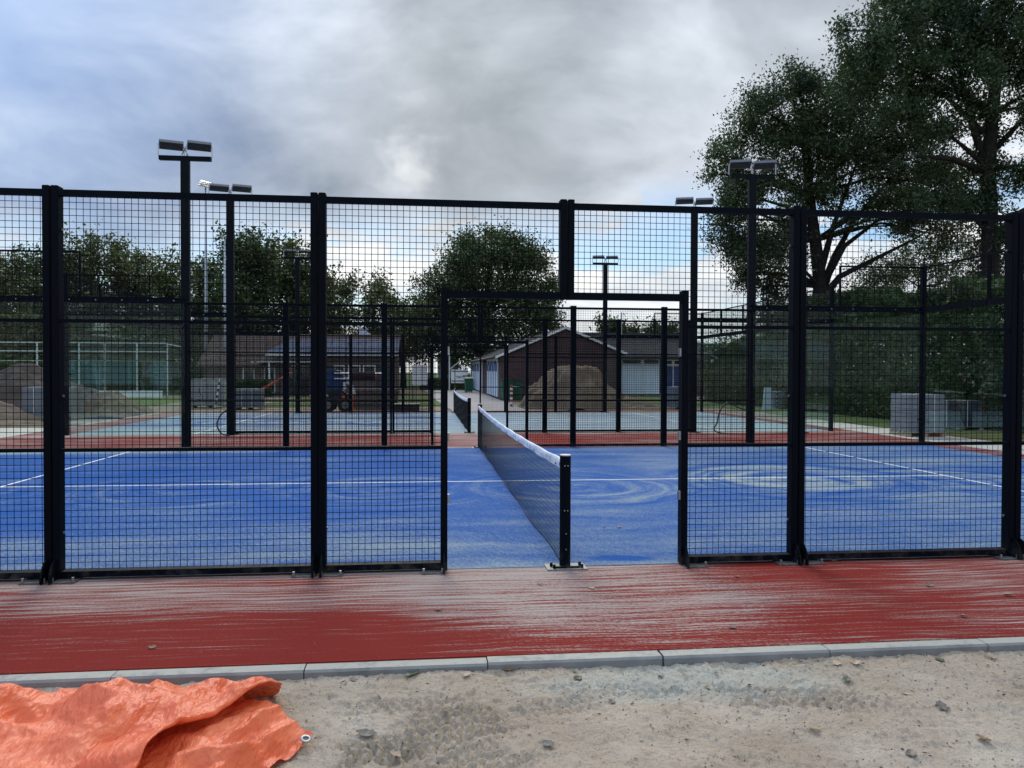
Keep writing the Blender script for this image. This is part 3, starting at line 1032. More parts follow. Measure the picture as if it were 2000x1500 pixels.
def gate_panel(label, group, detail, mirror):
    """panel with the gate opening cut out of its lower half; opening at the +x half (mirrored for the other side)"""
    t = thing('fence_panel', label, 'fence panel', group=group)
    s = -1 if mirror else 1

    def B(x0, x1, *r):
        return MB().post(min(s * x0, s * x1), max(s * x0, s * x1), *r)

    def K(x0, x1, *r):
        return MB().box(min(s * x0, s * x1), max(s * x0, s * x1), *r)
    # local x from -2 (outer post) to 0 (pair above the middle of the opening)
    B(-2 + .004, -2 + .004 + TW, -.04, .06, .012, 3.03).obj('post', M['steel'], t)
    B(-1.03, -1.03 + TW, -.04, .06, .012, GZ + .085).obj('gate_post', M['steel'], t)
    B(-.004 - TW, -.004, -.04, .06, GZ, 3.03).obj('post', M['steel'], t)
    K(-2 + XA, -XA, -.034, .03, 2.955, 3.0).obj('top_rail', M['steel'], t)
    K(-1.03 + TW, -XA, -.036, .052, GZ, GZ + .055).obj('gate_beam', M['steel'], t)
    K(-2 + XA, -1.03, -.03, 0, 1.985, 2.012).obj('upper_rail', M['steel'], t)
    K(-2 + XA, -1.03, -.03, 0, .990, 1.018).obj('lower_rail', M['steel'], t)
    K(-2 + XA, -1.03, -.036, .052, .022, .070).obj('bottom_rail', M['steel'], t)
    if mirror:
        w = wires(XA - .004, 2 - XA + .004, .07, 2.97, holes=(XA - .005, 1.03 - .01, GZ + .04))
    else:
        w = wires(-2 + XA - .004, -XA + .004, .07, 2.97, holes=(-1.03 + .01, -XA + .005, GZ + .04))
    o = stuffpart(w.obj('wire_mesh', M['wire'], t))
    o.location.y = .045
    if detail:
        for x in (-2 + .004 + TW / 2, -1.03 + TW / 2):
            o = link('gusset', GUSSET, t)
            o.location = (s * x, -.041, 0)
        add_plate(t, s * (-2 + .105), 0)
        add_plate(t, s * (-1.03 - .06), 0)
        for z in (.55, 1.05, 1.75):
            MB().box(min(s * -.983, s * -.96), max(s * -.983, s * -.96), -.02, .03, z, z + .07).obj('latch', M['bolt'], t)
        for z in (.36, 1.42, 2.7):
            bolt(MB(), s * (-2 + XA), .02, z, .011, .012 * s, 'x').obj('bolt', M['bolt'], t)
    return t


ORD = ('first', 'second', 'third')
ROWS = [(0.0, 1, 'nearer court front fence', 'mesh panels of the nearer court front fence', True),
        (W1, -1, 'nearer court back fence', 'mesh panels of the nearer court back fence', False),
        (Y2, 1, 'second court front fence', 'mesh panels of the second court front fence', False),
        (Y3, -1, 'second court back fence', 'mesh panels of the second court back fence', False)]
pf = None
for yy, face, where, grp, detail in ROWS:
    # two L-shaped panels round the gate
    for mir, side in ((False, 'soil heap'), (True, 'tall hedge')):
        t = gate_panel('black mesh panel cut away for the gate, %s side, %s' % (side, where), grp, detail, mir if face > 0 else not mir)
        t.location = (0, yy, 0)
        if face < 0:
            t.rotation_euler.z = PI
    for side, xs_ in (('soil heap', (-4, -6)), ('tall hedge', (2, 4))):
        for k, x in enumerate(xs_):
            lab = 'black wire mesh panel, %s past the gate toward the %s, %s' % (ORD[k], side, where)
            if detail:
                t = full_panel(lab, grp, True)
            elif pf is None:
                t = pf = full_panel(lab, grp, False)
            else:
                t = copy_tree(pf)
                t['label'] = lab
                t['group'] = grp
            t.rotation_euler.z = 0 if face > 0 else PI
            t.location = (x if face > 0 else x + 2, yy, 0)


def glass_panel(label, group, top_mesh, end_post=None, long_top=True):
    """two metres of glass wall, x from 0 to 2, with its head rail and, where there is one, the mesh screen above"""
    t = thing('glass_panel', label, 'glass panel', group=group)
    MB().box(.004, 1.996, -.006, .006, .012, 2.97).obj('glass_pane', M['glass'], t)
    rl = MB().box(0, 2, -.05, .05, 2.97, 3.09).obj('head_rail', M['steel'], t)
    bm_ = MB()
    for x in (.3, .8, 1.3, 1.8):
        bolt(MB(), x, -.05, 3.03, .012, .008, 'y').obj('bolt', M['bolt'], rl)
    if top_mesh:
        fr = MB()
        fr.box(0, 2, -.018, .018, 3.965, 4.0)
        fr.obj('screen_rail', M['steel'], t)
        for x in (.0, 1.97):
            MB().box(x, x + .03, -.018, .018, 3.09, 3.965).obj('screen_post', M['steel'], t)
        stuffpart(wires(.03, 1.97, 3.09, 3.97).obj('wire_mesh', M['wire'], t))
    if end_post is not None:
        MB().post(end_post - .05, end_post + .05, -.05, .05, .0, 4.02).obj('corner_post', M['steel'], t)
        for z in (.55, 1.5, 2.45):
            sx = .12 if end_post < 1 else -.12
            MB().box(min(end_post, end_post + sx), max(end_post, end_post + sx), -.03, -.008, z, z + .03).obj('glass_clamp', M['steel'], t)
    return t


for yy, face, where, grp, detail in ROWS[1:]:
    gg = grp.replace('mesh', 'glass')
    for side, spec in (('soil heap', ((-8, False, None, 'beside the mesh fence'), (-10, True, 0.0, 'at the corner'))), ('tall hedge', ((6, False, None, 'beside the mesh fence'), (8, True, 2.0, 'at the corner')))):
        for x, tm, ep, pl in spec:
            t = glass_panel('clear glass panel %s, %s side, %s' % (pl, side, where), gg, tm, ep)
            t.location = (x, yy, 0)
t0 = None
for x, y0, n0, n1, side, court in ((10, 0, 2, 5, 'tall hedge', 'nearer court'), (10, Y2, 0, 5, 'tall hedge', 'second court'), (-10, Y2, 0, 5, 'soil heap', 'second court')):
    for k in range(n0, n1):
        lab = 'clear end wall glass panel, %s from the back corner, %s side, %s' % (('fifth', 'fourth', 'third', 'second', 'first')[k], side, court)
        if t0 is None:
            t = t0 = glass_panel(lab, 'end wall glass panels', True)
        else:
            t = copy_tree(t0)
            t['label'] = lab
        t.location = (x, y0 + .05 + k * 2.02, 0)
        t.rotation_euler.z = PI / 2
        t['group'] = 'end wall glass of the ' + court + ' on the ' + side + ' side'


# ================================================================ NETS
def net(label, yo, lettered):
    t = thing('padel_net', label, 'net', (0, yo, 0))
    for y in (.02, 10.18):
        ring = [(math.cos(a) * .046, math.sin(a) * .05) for a in np.linspace(0, 2 * PI, 20, endpoint=False)]
        o = MB().prism([(x, y + q) for x, q in ring], 2, .012, .925).obj('net_post', M['steel'], t)
        MB().prism([(x * .99, y + q * .99) for x, q in ring], 2, .925, .933).obj('post_cap', M['cap'], o)
        p = MB().box(-.165, .165, y - .13, y + .07, .001, .012).obj('base_plate', M['plate'], t)
        MB().box(-.10, .11, y - .10, y - .082, .012, .026).obj('plate_bar', M['steel'], p)
        for bx, by in ((-.12, -.03), (-.105, -.095), (.12, -.02), (.125, -.095)):
            bolt(MB(), bx, y + by, .012, .013, .03).obj('bolt', M['steel'], p)
        sgn = -1 if y < 1 else 1
        for bx, bz in ((-.012, .845), (.014, .845), (-.014, .475), (.013, .475), (0, .285), (0, .155)):
            bolt(MB(), bx, y + sgn * (math.sqrt(1 - (bx / .046) ** 2) * .05 - .002), bz, .0058, .006 * (1 if sgn < 0 else -1), 'y').obj('screw', M['bolt'], o)

    def sag(y):
        s = (y - .07) / 10.06
        return .895 - .055 * 4 * s * (1 - s)
    X0 = -.03
    ys_ = np.linspace(.07, 10.13, 75)
    # headband folded over the cable
    Xb, Yb = [], []
    rows = []
    for (dx_, dz_) in ((-.010, -.075), (-.0105, -.04), (-.009, -.004), (0, .006), (.009, -.004), (.0105, -.04), (.010, -.073)):
        rows.append([(X0 + dx_ + .004 * math.sin(y * 7 + dz_ * 60), y, sag(y) + dz_ + .003 * math.sin(y * 5.3 + dz_ * 20)) for y in ys_])
    A = np.array(rows)
    link('headband', grid_mesh('headband', A[:, :, 0], A[:, :, 1], A[:, :, 2], M['band']), t)
    # the loop that ties the band to the near post
    MB().box(X0 - .012, X0 + .03, .045, .11, .862, .88).obj('band_tie', M['band'], t)
    mb = MB()
    step = .042
    nv = int(10.06 / step)
    for i in range(nv + 1):
        y = .07 + 10.06 * i / nv
        mb.tube([(X0, y, .035 + .015 * math.sin(i * .13)), (X0, y, sag(y) - .06)],   .0016, 3, False)
    for j in range(19):
        pts = []
        for i in range(0, 31):
            y = .07 + 10.06 * i / 30
            zb = .035 + .012 * math.sin(i * .9)
            pts.append((X0 + .006 * math.sin(i * .7 + j), y, zb + (sag(y) - .07 - zb) * j / 18))
        mb.tube(pts, .0017 if j else .006, 3, False)
    stuffpart(mb.obj('netting', M['net'], t))
    MB().tube([(X0, .06, .05), (X0, .06, .88)], .006, 5).obj('side_cord', M['net'], t)
    if lettered:
        # dark sponsor marks along the band, too small to read in full: a ring-like C, a dot, short words
        for k in range(7):
            y = .55 + k * 1.35 if k else .55
            for dy, txt, sz, dzz in ((0.0, 'C', .062, -.058), (.19, '4', .05, -.05), (-.28, 'aclass', .03, -.062), (.52, 'n', .03, -.055)):
                cu = bpy.data.curves.new('lettering', 'FONT')
                cu.body = txt
                cu.size = sz
                cu.extrude = .0006
                ob = bpy.data.objects.new('lettering', cu)
                COL.objects.link(ob)
                dg = bpy.context.evaluated_depsgraph_get()
                me = bpy.data.meshes.new_from_object(ob.evaluated_get(dg))
                bpy.data.objects.remove(ob)
                me.materials.clear()
                me.materials.append(M['ink'])
                q = link('lettering', me, t)
                yy_ = y + dy
                q.rotation_euler = (PI / 2, 0, -PI / 2)
                q.location = (X0 - .0165, yy_, sag(yy_) + dzz)
    return t


net('black net with lettered white headband standing in the open gate', 0.0, True)
net('black net with plain white headband on the second court', Y2, False)


# ================================================================ FLOODLIGHTS
def flood_head(t, x, s, tilt):
    h = thing('floodlight', None, None, (x, 0, 0))
    h.parent = t
    h.rotation_euler.z = R(17) if t.location.x < 0 else R(-17)
    body = MB()
    c, sn = math.cos(tilt), math.sin(tilt)
    L, Wd, th = .30, .46, .05

    def P(a, q, w):
        return (a, q * c - w * sn, 6.18 + q * sn + w * c)
    vs = [P(a, q, w) for w in (0, th) for a, q in ((-Wd / 2, -L / 2), (Wd / 2, -L / 2), (Wd / 2, L / 2), (-Wd / 2, L / 2))]
    body.add(vs, [(3, 2, 1, 0), (4, 5, 6, 7), (0, 1, 5, 4), (1, 2, 6, 5), (2, 3, 7, 6), (3, 0, 4, 7)])
    for k in range(13):                # cooling fins on the back
        a = -Wd / 2 + .02 + k * (Wd - .04) / 12
        vs = [P(a + da, q, w) for w in (th, th + .025) for da, q in ((-.004, -L * .46), (.004, -L * .46), (.004, L * .46), (-.004, L * .46))]
        body.add(vs, [(4, 5, 6, 7), (0, 1, 5, 4), (1, 2, 6, 5), (2, 3, 7, 6), (3, 0, 4, 7)])
    body.obj('lamp_housing', M['lamphouse'], h)
    vs = [P(a, q, -.004) for a, q in ((-Wd * .46, -L * .42), (Wd * .46, -L * .42), (Wd * .46, L * .42), (-Wd * .46, L * .42))]
    MB().add(vs, [(3, 2, 1, 0)]).obj('lamp_lens', M['lampglass'], h)
    for a in (-Wd / 2 - .012, Wd / 2 + .012):
        MB().box(a - .008, a + .008, -.02, .02, 5.985, 6.21).obj('bracket', M['galv'], h)
    e = -s
    MB().tube([(e * Wd / 2, 0, 6.19), (e * (Wd / 2 + .05), .02, 6.10), (e * (Wd / 2 + .10), .0, 5.99)], .009, 5).obj('cable', M['hose'], h)
    return h


def mast(label, x, y, group):
    t = thing('floodlight_mast', label, 'light mast', (x, y, 0), 0, group)
    MB().post(-.085, .085, -.06, .06, 0, 5.90, .01).obj('pole', M['mast'], t)
    MB().box(-.51, .51, -.05, .05, 5.90, 5.985).obj('crossarm', M['mast'], t)
    MB().box(-.16, .16, -.16, .16, 0.001, .02).obj('base_plate', M['mast'], t)
    for s in (-1, 1):
        flood_head(t, s * .275, s, R(-15) if y < 20 else R(-8))
    return t


for x, side in ((-6.02, 'soil heap side'), (6.02, 'tall hedge side')):
    mast('dark twin floodlight mast behind the nearer court, %s' % side, x, W1 + .13, 'twin floodlight masts around the courts')
    mast('dark twin floodlight mast at the front of the second court, %s' % side, x, Y2 - .13, 'twin floodlight masts around the courts')
    mast('dark twin floodlight mast at the far end of the second court, %s' % side, x, Y3 + .13, 'twin floodlight masts around the courts')

t = thing('lighting_mast', 'tall slim silver mast with a lamp head rising above the trees', 'light mast', (-16.75, 52, 0))
MB().tube([(0, 0, -.1), (0, 0, 7), (0, 0, 14.7)], [.13, .10, .06], 10).obj('pole', M['silver'], t, True)
for k in range(3):
    MB().add([(-.45 + k * .05, -.25 + k * .1, 14.75 + .16 * k), (.35, -.3 + k * .1, 14.62 + .16 * k), (.4, .1 + k * .1, 14.72 + .16 * k), (-.4, .1 + k * .1, 14.92 + .16 * k),
              (-.45 + k * .05, -.25 + k * .1, 14.81 + .16 * k), (.35, -.3 + k * .1, 14.68 + .16 * k), (.4, .1 + k * .1, 14.78 + .16 * k), (-.4, .1 + k * .1, 14.98 + .16 * k)],
             [(3, 2, 1, 0), (4, 5, 6, 7), (0, 1, 5, 4), (1, 2, 6, 5), (2, 3, 7, 6), (3, 0, 4, 7)]).obj('lamp_housing', M['lamphouse'], t)
t = thing('lighting_mast', 'shorter silver mast standing beside the dark floodlight pole', 'light mast', (-15.45, 52, 0))
MB().tube([(0, 0, -.1), (0, 0, 6), (0, 0, 11.2)], [.12, .09, .05], 10).obj('pole', M['silver'], t, True)
MB().box(-.25, .25, -.1, .1, 11.2, 11.28).obj('lamp_housing', M['galv'], t)


# ================================================================ BUILDINGS
def windowpart(parent, x0, x1, z0, z1, y, frame=M['whitepaint'], bars=()):
    f = MB()
    w = .07
    f.box(x0, x1, y - .05, y + .02, z1 - w, z1)
    f.box(x0, x1, y - .06, y + .02, z0, z0 + w)
    f.box(x0, x0 + w, y - .05, y + .02, z0 + w, z1 - w)
    f.box(x1 - w, x1, y - .05, y + .02, z0 + w, z1 - w)
    for bx in bars:
        f.box(bx - .025, bx + .025, y - .05, y + .02, z0 + w, z1 - w)
    fr = f.obj('window', frame, parent)
    MB().box(x0 + w, x1 - w, y - .012, y + .012, z0 + w, z1 - w).obj('pane', M['darkglass'], fr)
    return fr


def slab_quad(pts, th):
    """a sloping slab: four corners (top side), thickness downward"""
    lo = [(x, y, z - th) for x, y, z in pts]
    return MB().add(list(pts) + lo, [(0, 1, 2, 3), (7, 6, 5, 4), (0, 4, 5, 1), (1, 5, 6, 2), (2, 6, 7, 3), (3, 7, 4, 0)])


# --- brick shed with the gable towards the courts
SX0, SX1, SXM, SY0, SY1 = 3.41, 10.85, 7.36, 41.0, 72.0
ZE0, ZE1, ZR = 2.62, 2.85, 4.30
t = thing('brick_shed', 'red brown brick shed with a white edged gable roof and pale doors', 'shed', (0, 0, 0))
MB().prism([(SX0, -.12), (SX1, -.12), (SX1, ZE1 - .08), (SXM, ZR - .1), (SX0, ZE0 - .08)], 1, SY0, SY1).obj('wall', M['brick'], t)
rf = MB().prism([(SX0 - .35, ZE0 - .2), (SXM, ZR - .07), (SX1 + .35, ZE1 - .2), (SX1 + .35, ZE1 - .06), (SXM, ZR + .1), (SX0 - .35, ZE0 - .06)], 1, SY0 - .25, SY1 + .2).obj('roof', M['tile2'], t)
for a, c in (((SX0 - .35, ZE0 - .2), (SXM, ZR - .05)), ((SXM, ZR - .05), (SX1 + .35, ZE1 - .2))):
    MB().prism([(a[0], a[1] - .02), (c[0], c[1] - .02), (c[0], c[1] + .13), (a[0], a[1] + .13)], 1, SY0 - .30, SY0 - .255).obj('bargeboard', M['whitepaint'], rf)
MB().tube([(SX0 - .42, SY0 - .25, ZE0 - .12), (SX0 - .42, SY1, ZE0 - .12)], .06, 8).obj('gutter', M['fascia'], rf)
for (ya, yb) in ((42.4, 50.5), (58.5, 69.0)):
    dr = MB().box(SX0 - .06, SX0 + .02, ya, yb, 0.02, 2.36).obj('door', M['paleblue'], t)
    n = 6
    for k in range(n + 1):
        yk = ya + (yb - ya) * k / n
        MB().box(SX0 - .085, SX0 - .062, yk - .05, yk + .05, .02, 2.36).obj('door_batten', M['whitepaint'] if k in (0, n) else M['darkblue'], dr)
    MB().box(SX0 - .10, SX0 - .062, ya - .12, yb + .12, 2.37, 2.47).obj('lintel', M['whitepaint'], dr)
    for k in range(3):     # curved scrolls painted over the door heads
        yc = ya + (yb - ya) * (k + .5) / 3
        pts = [(SX0 - .09, yc + math.cos(a) * .75, 1.86 + math.sin(a) * .42) for a in np.linspace(-.5, PI + .6, 9)]
        MB().tube(pts, .04, 5).obj('scroll', M['darkblue'], dr)
MB().box(SX0 - .12, SX0 - .03, 55.5, 55.65, -.05, 2.5).obj('downpipe', M['whitepaint'], t)

# --- garages behind it
t = thing('garage_building', 'low building with pale blue garage panels, dark blue doors and a dark tiled roof', 'building')
GX0, GX1, GY = 10.9, 22.5, 49.0
MB().box(GX0, GX1, GY + .15, GY + 9, -.12, 2.62).obj('wall', M['brick'], t)
rf = slab_quad([(GX0 - .2, GY - .45, 2.72), (21.2, GY - .45, 2.72), (19.0, GY + 4, 4.35), (GX0 - .2, GY + 4, 4.35)], .12).obj('roof', M['tile2'], t)
slab_quad([(GX0 - .2, GY + 9.4, 2.7), (21.2, GY + 9.4, 2.7), (19.0, GY + 4.01, 4.35), (GX0 - .2, GY + 4.01, 4.35)], .12).obj('roof_slope', M['tile2'], rf)
MB().box(GX0 - .2, 19.0, GY + 3.85, GY + 4.15, 4.36, 4.62).obj('ridge', M['fascia'], rf)
MB().tube([(19.0, GY + 3.9, 4.42), (21.25, GY - .5, 2.80)], .06, 6).obj('hip_edge', M['whitepaint'], rf)
MB().box(GX0, 21.0, GY - .5, GY - .46, 2.52, 2.74).obj('fascia', M['fascia'], rf)
px = [12.9, 13.35, 15.0, 15.18, 15.55]
edges = [12.95, 14.30, 14.48, 15.70]
for k, (xa, xb) in enumerate(((12.95, 14.42), (14.54, 15.75))):
    p = MB().box(xa, xb, GY + .05, GY + .12, .05, 2.14).obj('garage_panel', M['paleblue'], t)
    for q in np.arange(xa + .18, xb - .05, .2):
        MB().box(q - .012, q + .012, GY + .035, GY + .049, .06, 2.13).obj('panel_rib', M['paleblue'], p)
    windowpart(t, xa, xb, 2.16, 2.56, GY + .1, M['whitepaint'])
MB().box(14.42, 14.54, GY + .02, GY + .14, .02, 2.56).obj('door_post', M['whitepaint'], t)
for k, (xa, xb) in enumerate(((15.95, 16.75), (16.80, 17.6), (17.65, 18.4))):
    p = MB().box(xa, xb, GY + .05, GY + .12, .05, 2.03).obj('door', M['darkblue'], t)
    MB().box(xa, xb, GY + .04, GY + .13, 2.04, 2.10).obj('door_head', M['whitepaint'], p)
    MB().box(xb, xb + .05, GY + .04, GY + .13, .05, 2.5).obj('door_jamb', M['whitepaint'], p)
    windowpart(t, xa, xb, 2.12, 2.52, GY + .1)
MB().box(12.9, 18.4, GY + .0, GY + .14, -.1, .04).obj('sill', M['whitepaint'], t)
MB().tube([(12.9, GY, 4.3), (12.9, GY, 5.9)], .05, 6).obj('flue', M['galv'], rf)

# --- clubhouse
t = thing('clubhouse', 'long brick clubhouse with a brown tiled roof and blue grey roof panels', 'building')
CY = 50.0
MB().box(-16.4, -11.3, CY, CY + 8, -.12, 2.05).obj('wall', M['brick2'], t)
MB().box(-11.29, -3.2, CY + .02, CY + 8, -.12, 2.72).obj('wall', M['brick2'], t)
rf = slab_quad([(-16.7, CY - .6, 2.02), (-10.6, CY - .6, 2.02), (-11.2, CY + 4, 4.32), (-16.7, CY + 4, 4.32)], .14).obj('roof', M['tile'], t)
slab_quad([(-16.7, CY + 8.5, 2.1), (-3.0, CY + 8.5, 2.1), (-3.0, CY + 4.01, 4.34), (-16.7, CY + 4.01, 4.34)], .14).obj('roof_slope', M['tile'], rf)
slab_quad([(-11.19, CY + 3.1, 3.98), (-3.0, CY + 3.1, 3.98), (-3.0, CY + 4.0, 4.38), (-11.19, CY + 4.0, 4.38)], .14).obj('roof_slope', M['tile'], rf)
xs_ = [-11.6 + k * 1.23 for k in range(8)]
for k in range(7):     # blue grey standing panels over the middle of the house
    xa = xs_[k]
    lo = xa if k else xa + .0
    slab_quad([(lo - (.55 if k == 0 else 0), CY - .3, 2.92), (xs_[k + 1] - .03, CY - .3, 2.92), (xs_[k + 1] - .03, CY + 3.08, 4.0), (xa + (.65 if k == 0 else 0), CY + 3.08, 4.0)], .08).obj('roof_panel', M['solar'], rf)
MB().box(-12.15, -3.0, CY - .42, CY - .30, 2.62, 2.80).obj('gutter', M['whitepaint'], rf)
MB().box(-12.1, -3.1, CY - .30, CY - .02, 2.58, 2.62).obj('soffit', M['fascia'], rf)
windowpart(t, -13.75, -12.95, .95, 1.98, CY - .02)
windowpart(t, -12.3, -11.55, .05, 1.98, CY - .02, bars=(-11.9,))
windowpart(t, -10.9, -9.2, .05, 2.1, CY - .0, M['fascia'], bars=(-10.3, -9.8))
for xa in (-7.65, -6.55, -5.5):
    windowpart(t, xa, xa + .86, 1.0, 2.02, CY)
MB().box(-4.6, -3.6, CY - .01, CY + .01, .05, 2.1).obj('door', M['fascia'], t)
MB().box(-12.55, -8.9, CY - 1.3, CY - .03, 2.20, 2.30).obj('canopy', M['whitepaint'], t)
MB().tube([(-11.75, CY - 1.2, -.1), (-11.75, CY - 1.2, 2.2)], .05, 6).obj('canopy_post', M['whitepaint'], t)
MB().tube([(-9.05, CY - 1.2, -.1), (-9.05, CY - 1.2, 2.2)], .05, 6).obj('canopy_post', M['fascia'], t)
for xa in (-13.05, -12.55):
    MB().prism([(xa, 2.28), (xa + .12, 2.12), (xa + .24, 2.28)], 1, CY - .75, CY - .62).obj('wall_lamp', M['whitepaint'], t)
MB().tube([(-3.35, CY - .12, -.1), (-3.35, CY - .12, 2.7)], .05, 6).obj('downpipe', M['whitepaint'], t)

# flag behind the clubhouse
t = thing('flag', 'pale blue and white flag flying above the clubhouse roof', 'flag', (-6.35, 57, 0))
MB().tube([(0, 0, -.1), (0, 0, 5.25)], .035, 6).obj('flagpole', M['whitepaint'], t)
uu, vv = np.meshgrid(np.linspace(0, 1, 12), np.linspace(0, 1, 8))
X = .03 + uu * .85
Z = 5.15 - vv * .62 * (1 - uu * .55) - uu * .55
Y = .10 * np.sin(uu * 7) * uu
link('cloth', grid_mesh('cloth', X, Y, Z, M['flag']), t)

# pale house end and lamp post beyond the path
t = thing('pale_house', 'small pale plastered house end beyond the path', 'house', (1.3, 82, 0))
MB().prism([(-1.0, -.1), (1.3, -.1), (1.3, 3.3), (.2, 4.3), (-1.0, 3.3)], 1, 0, 5).obj('wall', M['paleplaster'], t)
MB().prism([(-1.2, 3.2), (.2, 4.38), (1.5, 3.2), (1.5, 3.32), (.2, 4.52), (-1.2, 3.32)], 1, -.2, 5.2).obj('roof', M['tile2'], t)
windowpart(t, -.5, .4, 1.2, 2.3, 0)
t = thing('gate_pole', 'thin pale pole with a slanting stay beside the welcome board', 'pole', (.95, 62, 0))
MB().tube([(0, 0, -.1), (0, 0, 3.2)], .05, 8).obj('pole', M['pole'], t)
MB().tube([(.05, 0, 1.8), (.9, 0, 2.5)], .035, 6).obj('stay', M['pole'], t)

# board that says Tot ziens
t = thing('sign_board', 'white sign board with slanting dark lettering by the path', 'sign', (0.97, 58, 0))
MB().box(0, 1.38, -.02, .02, .66, 1.76).obj('board', M['whitepaint'], t)
for z in (.80, 1.60):
    MB().box(.02, 1.36, -.045, -.022, z, z + .07).obj('board_rail', M['fascia'], t)
for x in (.30, 1.22):
    MB().box(x - .04, x + .04, .022, .09, -.1, 1.82).obj('board_post', M['oldwood'], t)
MB().box(.28, .34, -.05, -.046, .55, 1.76).obj('board_stile', M['fascia'], t)
cu = bpy.data.curves.new('lettering', 'FONT')
cu.body = 'Tot ziens'
cu.size = .27
cu.shear = .3
cu.extrude = .003
cu.offset = .006
ob = bpy.data.objects.new('lettering', cu)
COL.objects.link(ob)
me = bpy.data.meshes.new_from_object(ob.evaluated_get(bpy.context.evaluated_depsgraph_get()))
bpy.data.objects.remove(ob)
me.materials.clear()
me.materials.append(M['dark'])
q = link('lettering', me, t)
q.rotation_euler = (PI / 2, -R(10), 0)
q.location = (.40, -.03, 1.04)


# ================================================================ VEGETATION
def leaf_quads(pts, size, up=0.35):
    n = len(pts)
    nr = RNG.normal(size=(n, 3))
    nr[:, 2] += up
    nr /= np.linalg.norm(nr, axis=1)[:, None]
    a = np.cross(nr, RNG.normal(size=(n, 3)))
    a /= np.linalg.norm(a, axis=1)[:, None] + 1e-9
    c = np.cross(nr, a)
    s = size * RNG.uniform(.6, 1.35, (n, 1))
    w = s * RNG.uniform(.38, .62, (n, 1))
    fold = nr * s * .18
    v = np.stack([pts - a * s, pts + c * w + fold, pts + a * s, pts - c * w + fold], 1).reshape(-1, 3)
    q = np.arange(4 * n).reshape(n, 4)
    return v, q


def crown_points(lobes, per, sub_r, sig):
    """leaf positions: every lobe (cx,cy,cz,rx,ry,rz,weight) is filled with sprays, leaves gather round each spray"""
    P, spr = [], []
    for (cx, cy, cz, rx, ry, rz, wgt) in lobes:
        ns = max(3, int(wgt))
        dirs = RNG.normal(size=(ns, 3))
        dirs /= np.linalg.norm(dirs, axis=1)[:, None]
        rad = RNG.uniform(.25, 1.0, (ns, 1)) ** .55
        c = np.array([cx, cy, cz]) + dirs * rad * np.array([rx, ry, rz])
        spr.append((np.array([cx, cy, cz]), c))
        k = RNG.poisson(per, ns) + 2
        cc = np.repeat(c, k, 0)
        dd = np.repeat(dirs, k, 0)
        off = RNG.normal(size=(len(cc), 3)) * sig
        along = RNG.normal(size=(len(cc), 1)) * sub_r
        P.append(cc + off + dd * along)
    return np.concatenate(P), spr


def tree(name, label, base, trunk_pts, trunk_r, lobes, per, leaf, mleaf, sub_r=.35, sig=.22, group=None, twigs=True, limbs=None, cat='tree'):
    t = thing(name, label, cat, base, 0, group)
    base = np.array(base)
    P, spr = crown_points(lobes, per, sub_r, sig)
    v, q = leaf_quads(P - base, leaf)
    link('crown', quads('crown', v, q, mleaf), t)
    tb = MB()
    tp = [np.array(p) - base for p in trunk_pts]
    n = len(tp)
    tb.tube(tp, [trunk_r * (1 - .55 * i / (n - 1)) * (1.25 if i == 0 else 1) for i in range(n)], 9)
    for lm in (limbs or []):
        tb.tube([np.array(p) - base for p, r in lm], [r for p, r in lm], 6)
    for c0, subs in spr:
        h = np.argmin([np.linalg.norm(c0 - base - p) + max(0, (p[2] - (c0 - base)[2])) * 2 for p in tp])
        a = tp[h]
        e = c0 - base
        mid = (a + e) / 2 + np.array([0, 0, np.linalg.norm(e - a) * .08]) + RNG.normal(size=3) * .12
        r0 = max(.03, trunk_r * .24)
        tb.tube([a, mid, e], [r0, r0 * .6, r0 * .3], 5, False)
        if twigs:
            for s in subs[::3]:
                tb.tube([e, (e + s - base) / 2 + RNG.normal(size=3) * .08, s - base], [r0 * .28, r0 * .18, .008], 3, False)
    tb.obj('trunk', M['bark'], t, True)
    return t


def pxlobes(rows, y, dep, dens):
    """lobes given as (u, v, ru, rv, dy) on lines of sight at distance y"""
    out = []
    for r in rows:
        u, v, ru, rv = r[:4]
        dy = r[4] if len(r) > 4 else RNG.uniform(-dep, dep)
        p = at(u, v, y + dy)
        k = (y + dy - CAM[1]) / FPX
        rx, rz = ru * k, rv * k
        ry = min(rx, rz) * 1.1
        out.append((p[0], p[1], p[2], rx, ry, rz, dens * 2.1 * rx * rz))
    return out


# --- big oak beyond the hedge
y1 = 33.0
L1 = pxlobes([(1545, 190, 72, 55), (1640, 195, 75, 60), (1470, 260, 66, 58), (1560, 280, 85, 65), (1725, 235, 75, 65), (1660, 310, 88, 65), (1435, 345, 48, 42), (1490, 360, 62, 50),
              (1590, 375, 78, 48), (1765, 330, 75, 60), (1425, 425, 42, 40), (1470, 470, 52, 48), (1525, 435, 40, 40), (1500, 540, 34, 26), (1455, 530, 28, 24), (1395, 340, 22, 16), (1790, 425, 62, 42),
              (1720, 395, 60, 30), (1560, 150, 40, 25), (1480, 205, 40, 30), (1860, 360, 60, 60), (1840, 460, 50, 40), (1655, 425, 45, 22), (1535, 575, 24, 16), (1690, 160, 60, 40), (1790, 270, 60, 50), (1600, 240, 60, 50), (1700, 280, 60, 50), (1820, 390, 50, 40), (1760, 440, 40, 26), (1435, 470, 46, 40), (1475, 520, 44, 36), (1510, 490, 44, 36), (1420, 400, 40, 36), (1500, 560, 36, 28), (1540, 480, 30, 40), (1400, 300, 24, 24)], y1, 1.6, 6.6)
bx = at(1592, 800, y1)
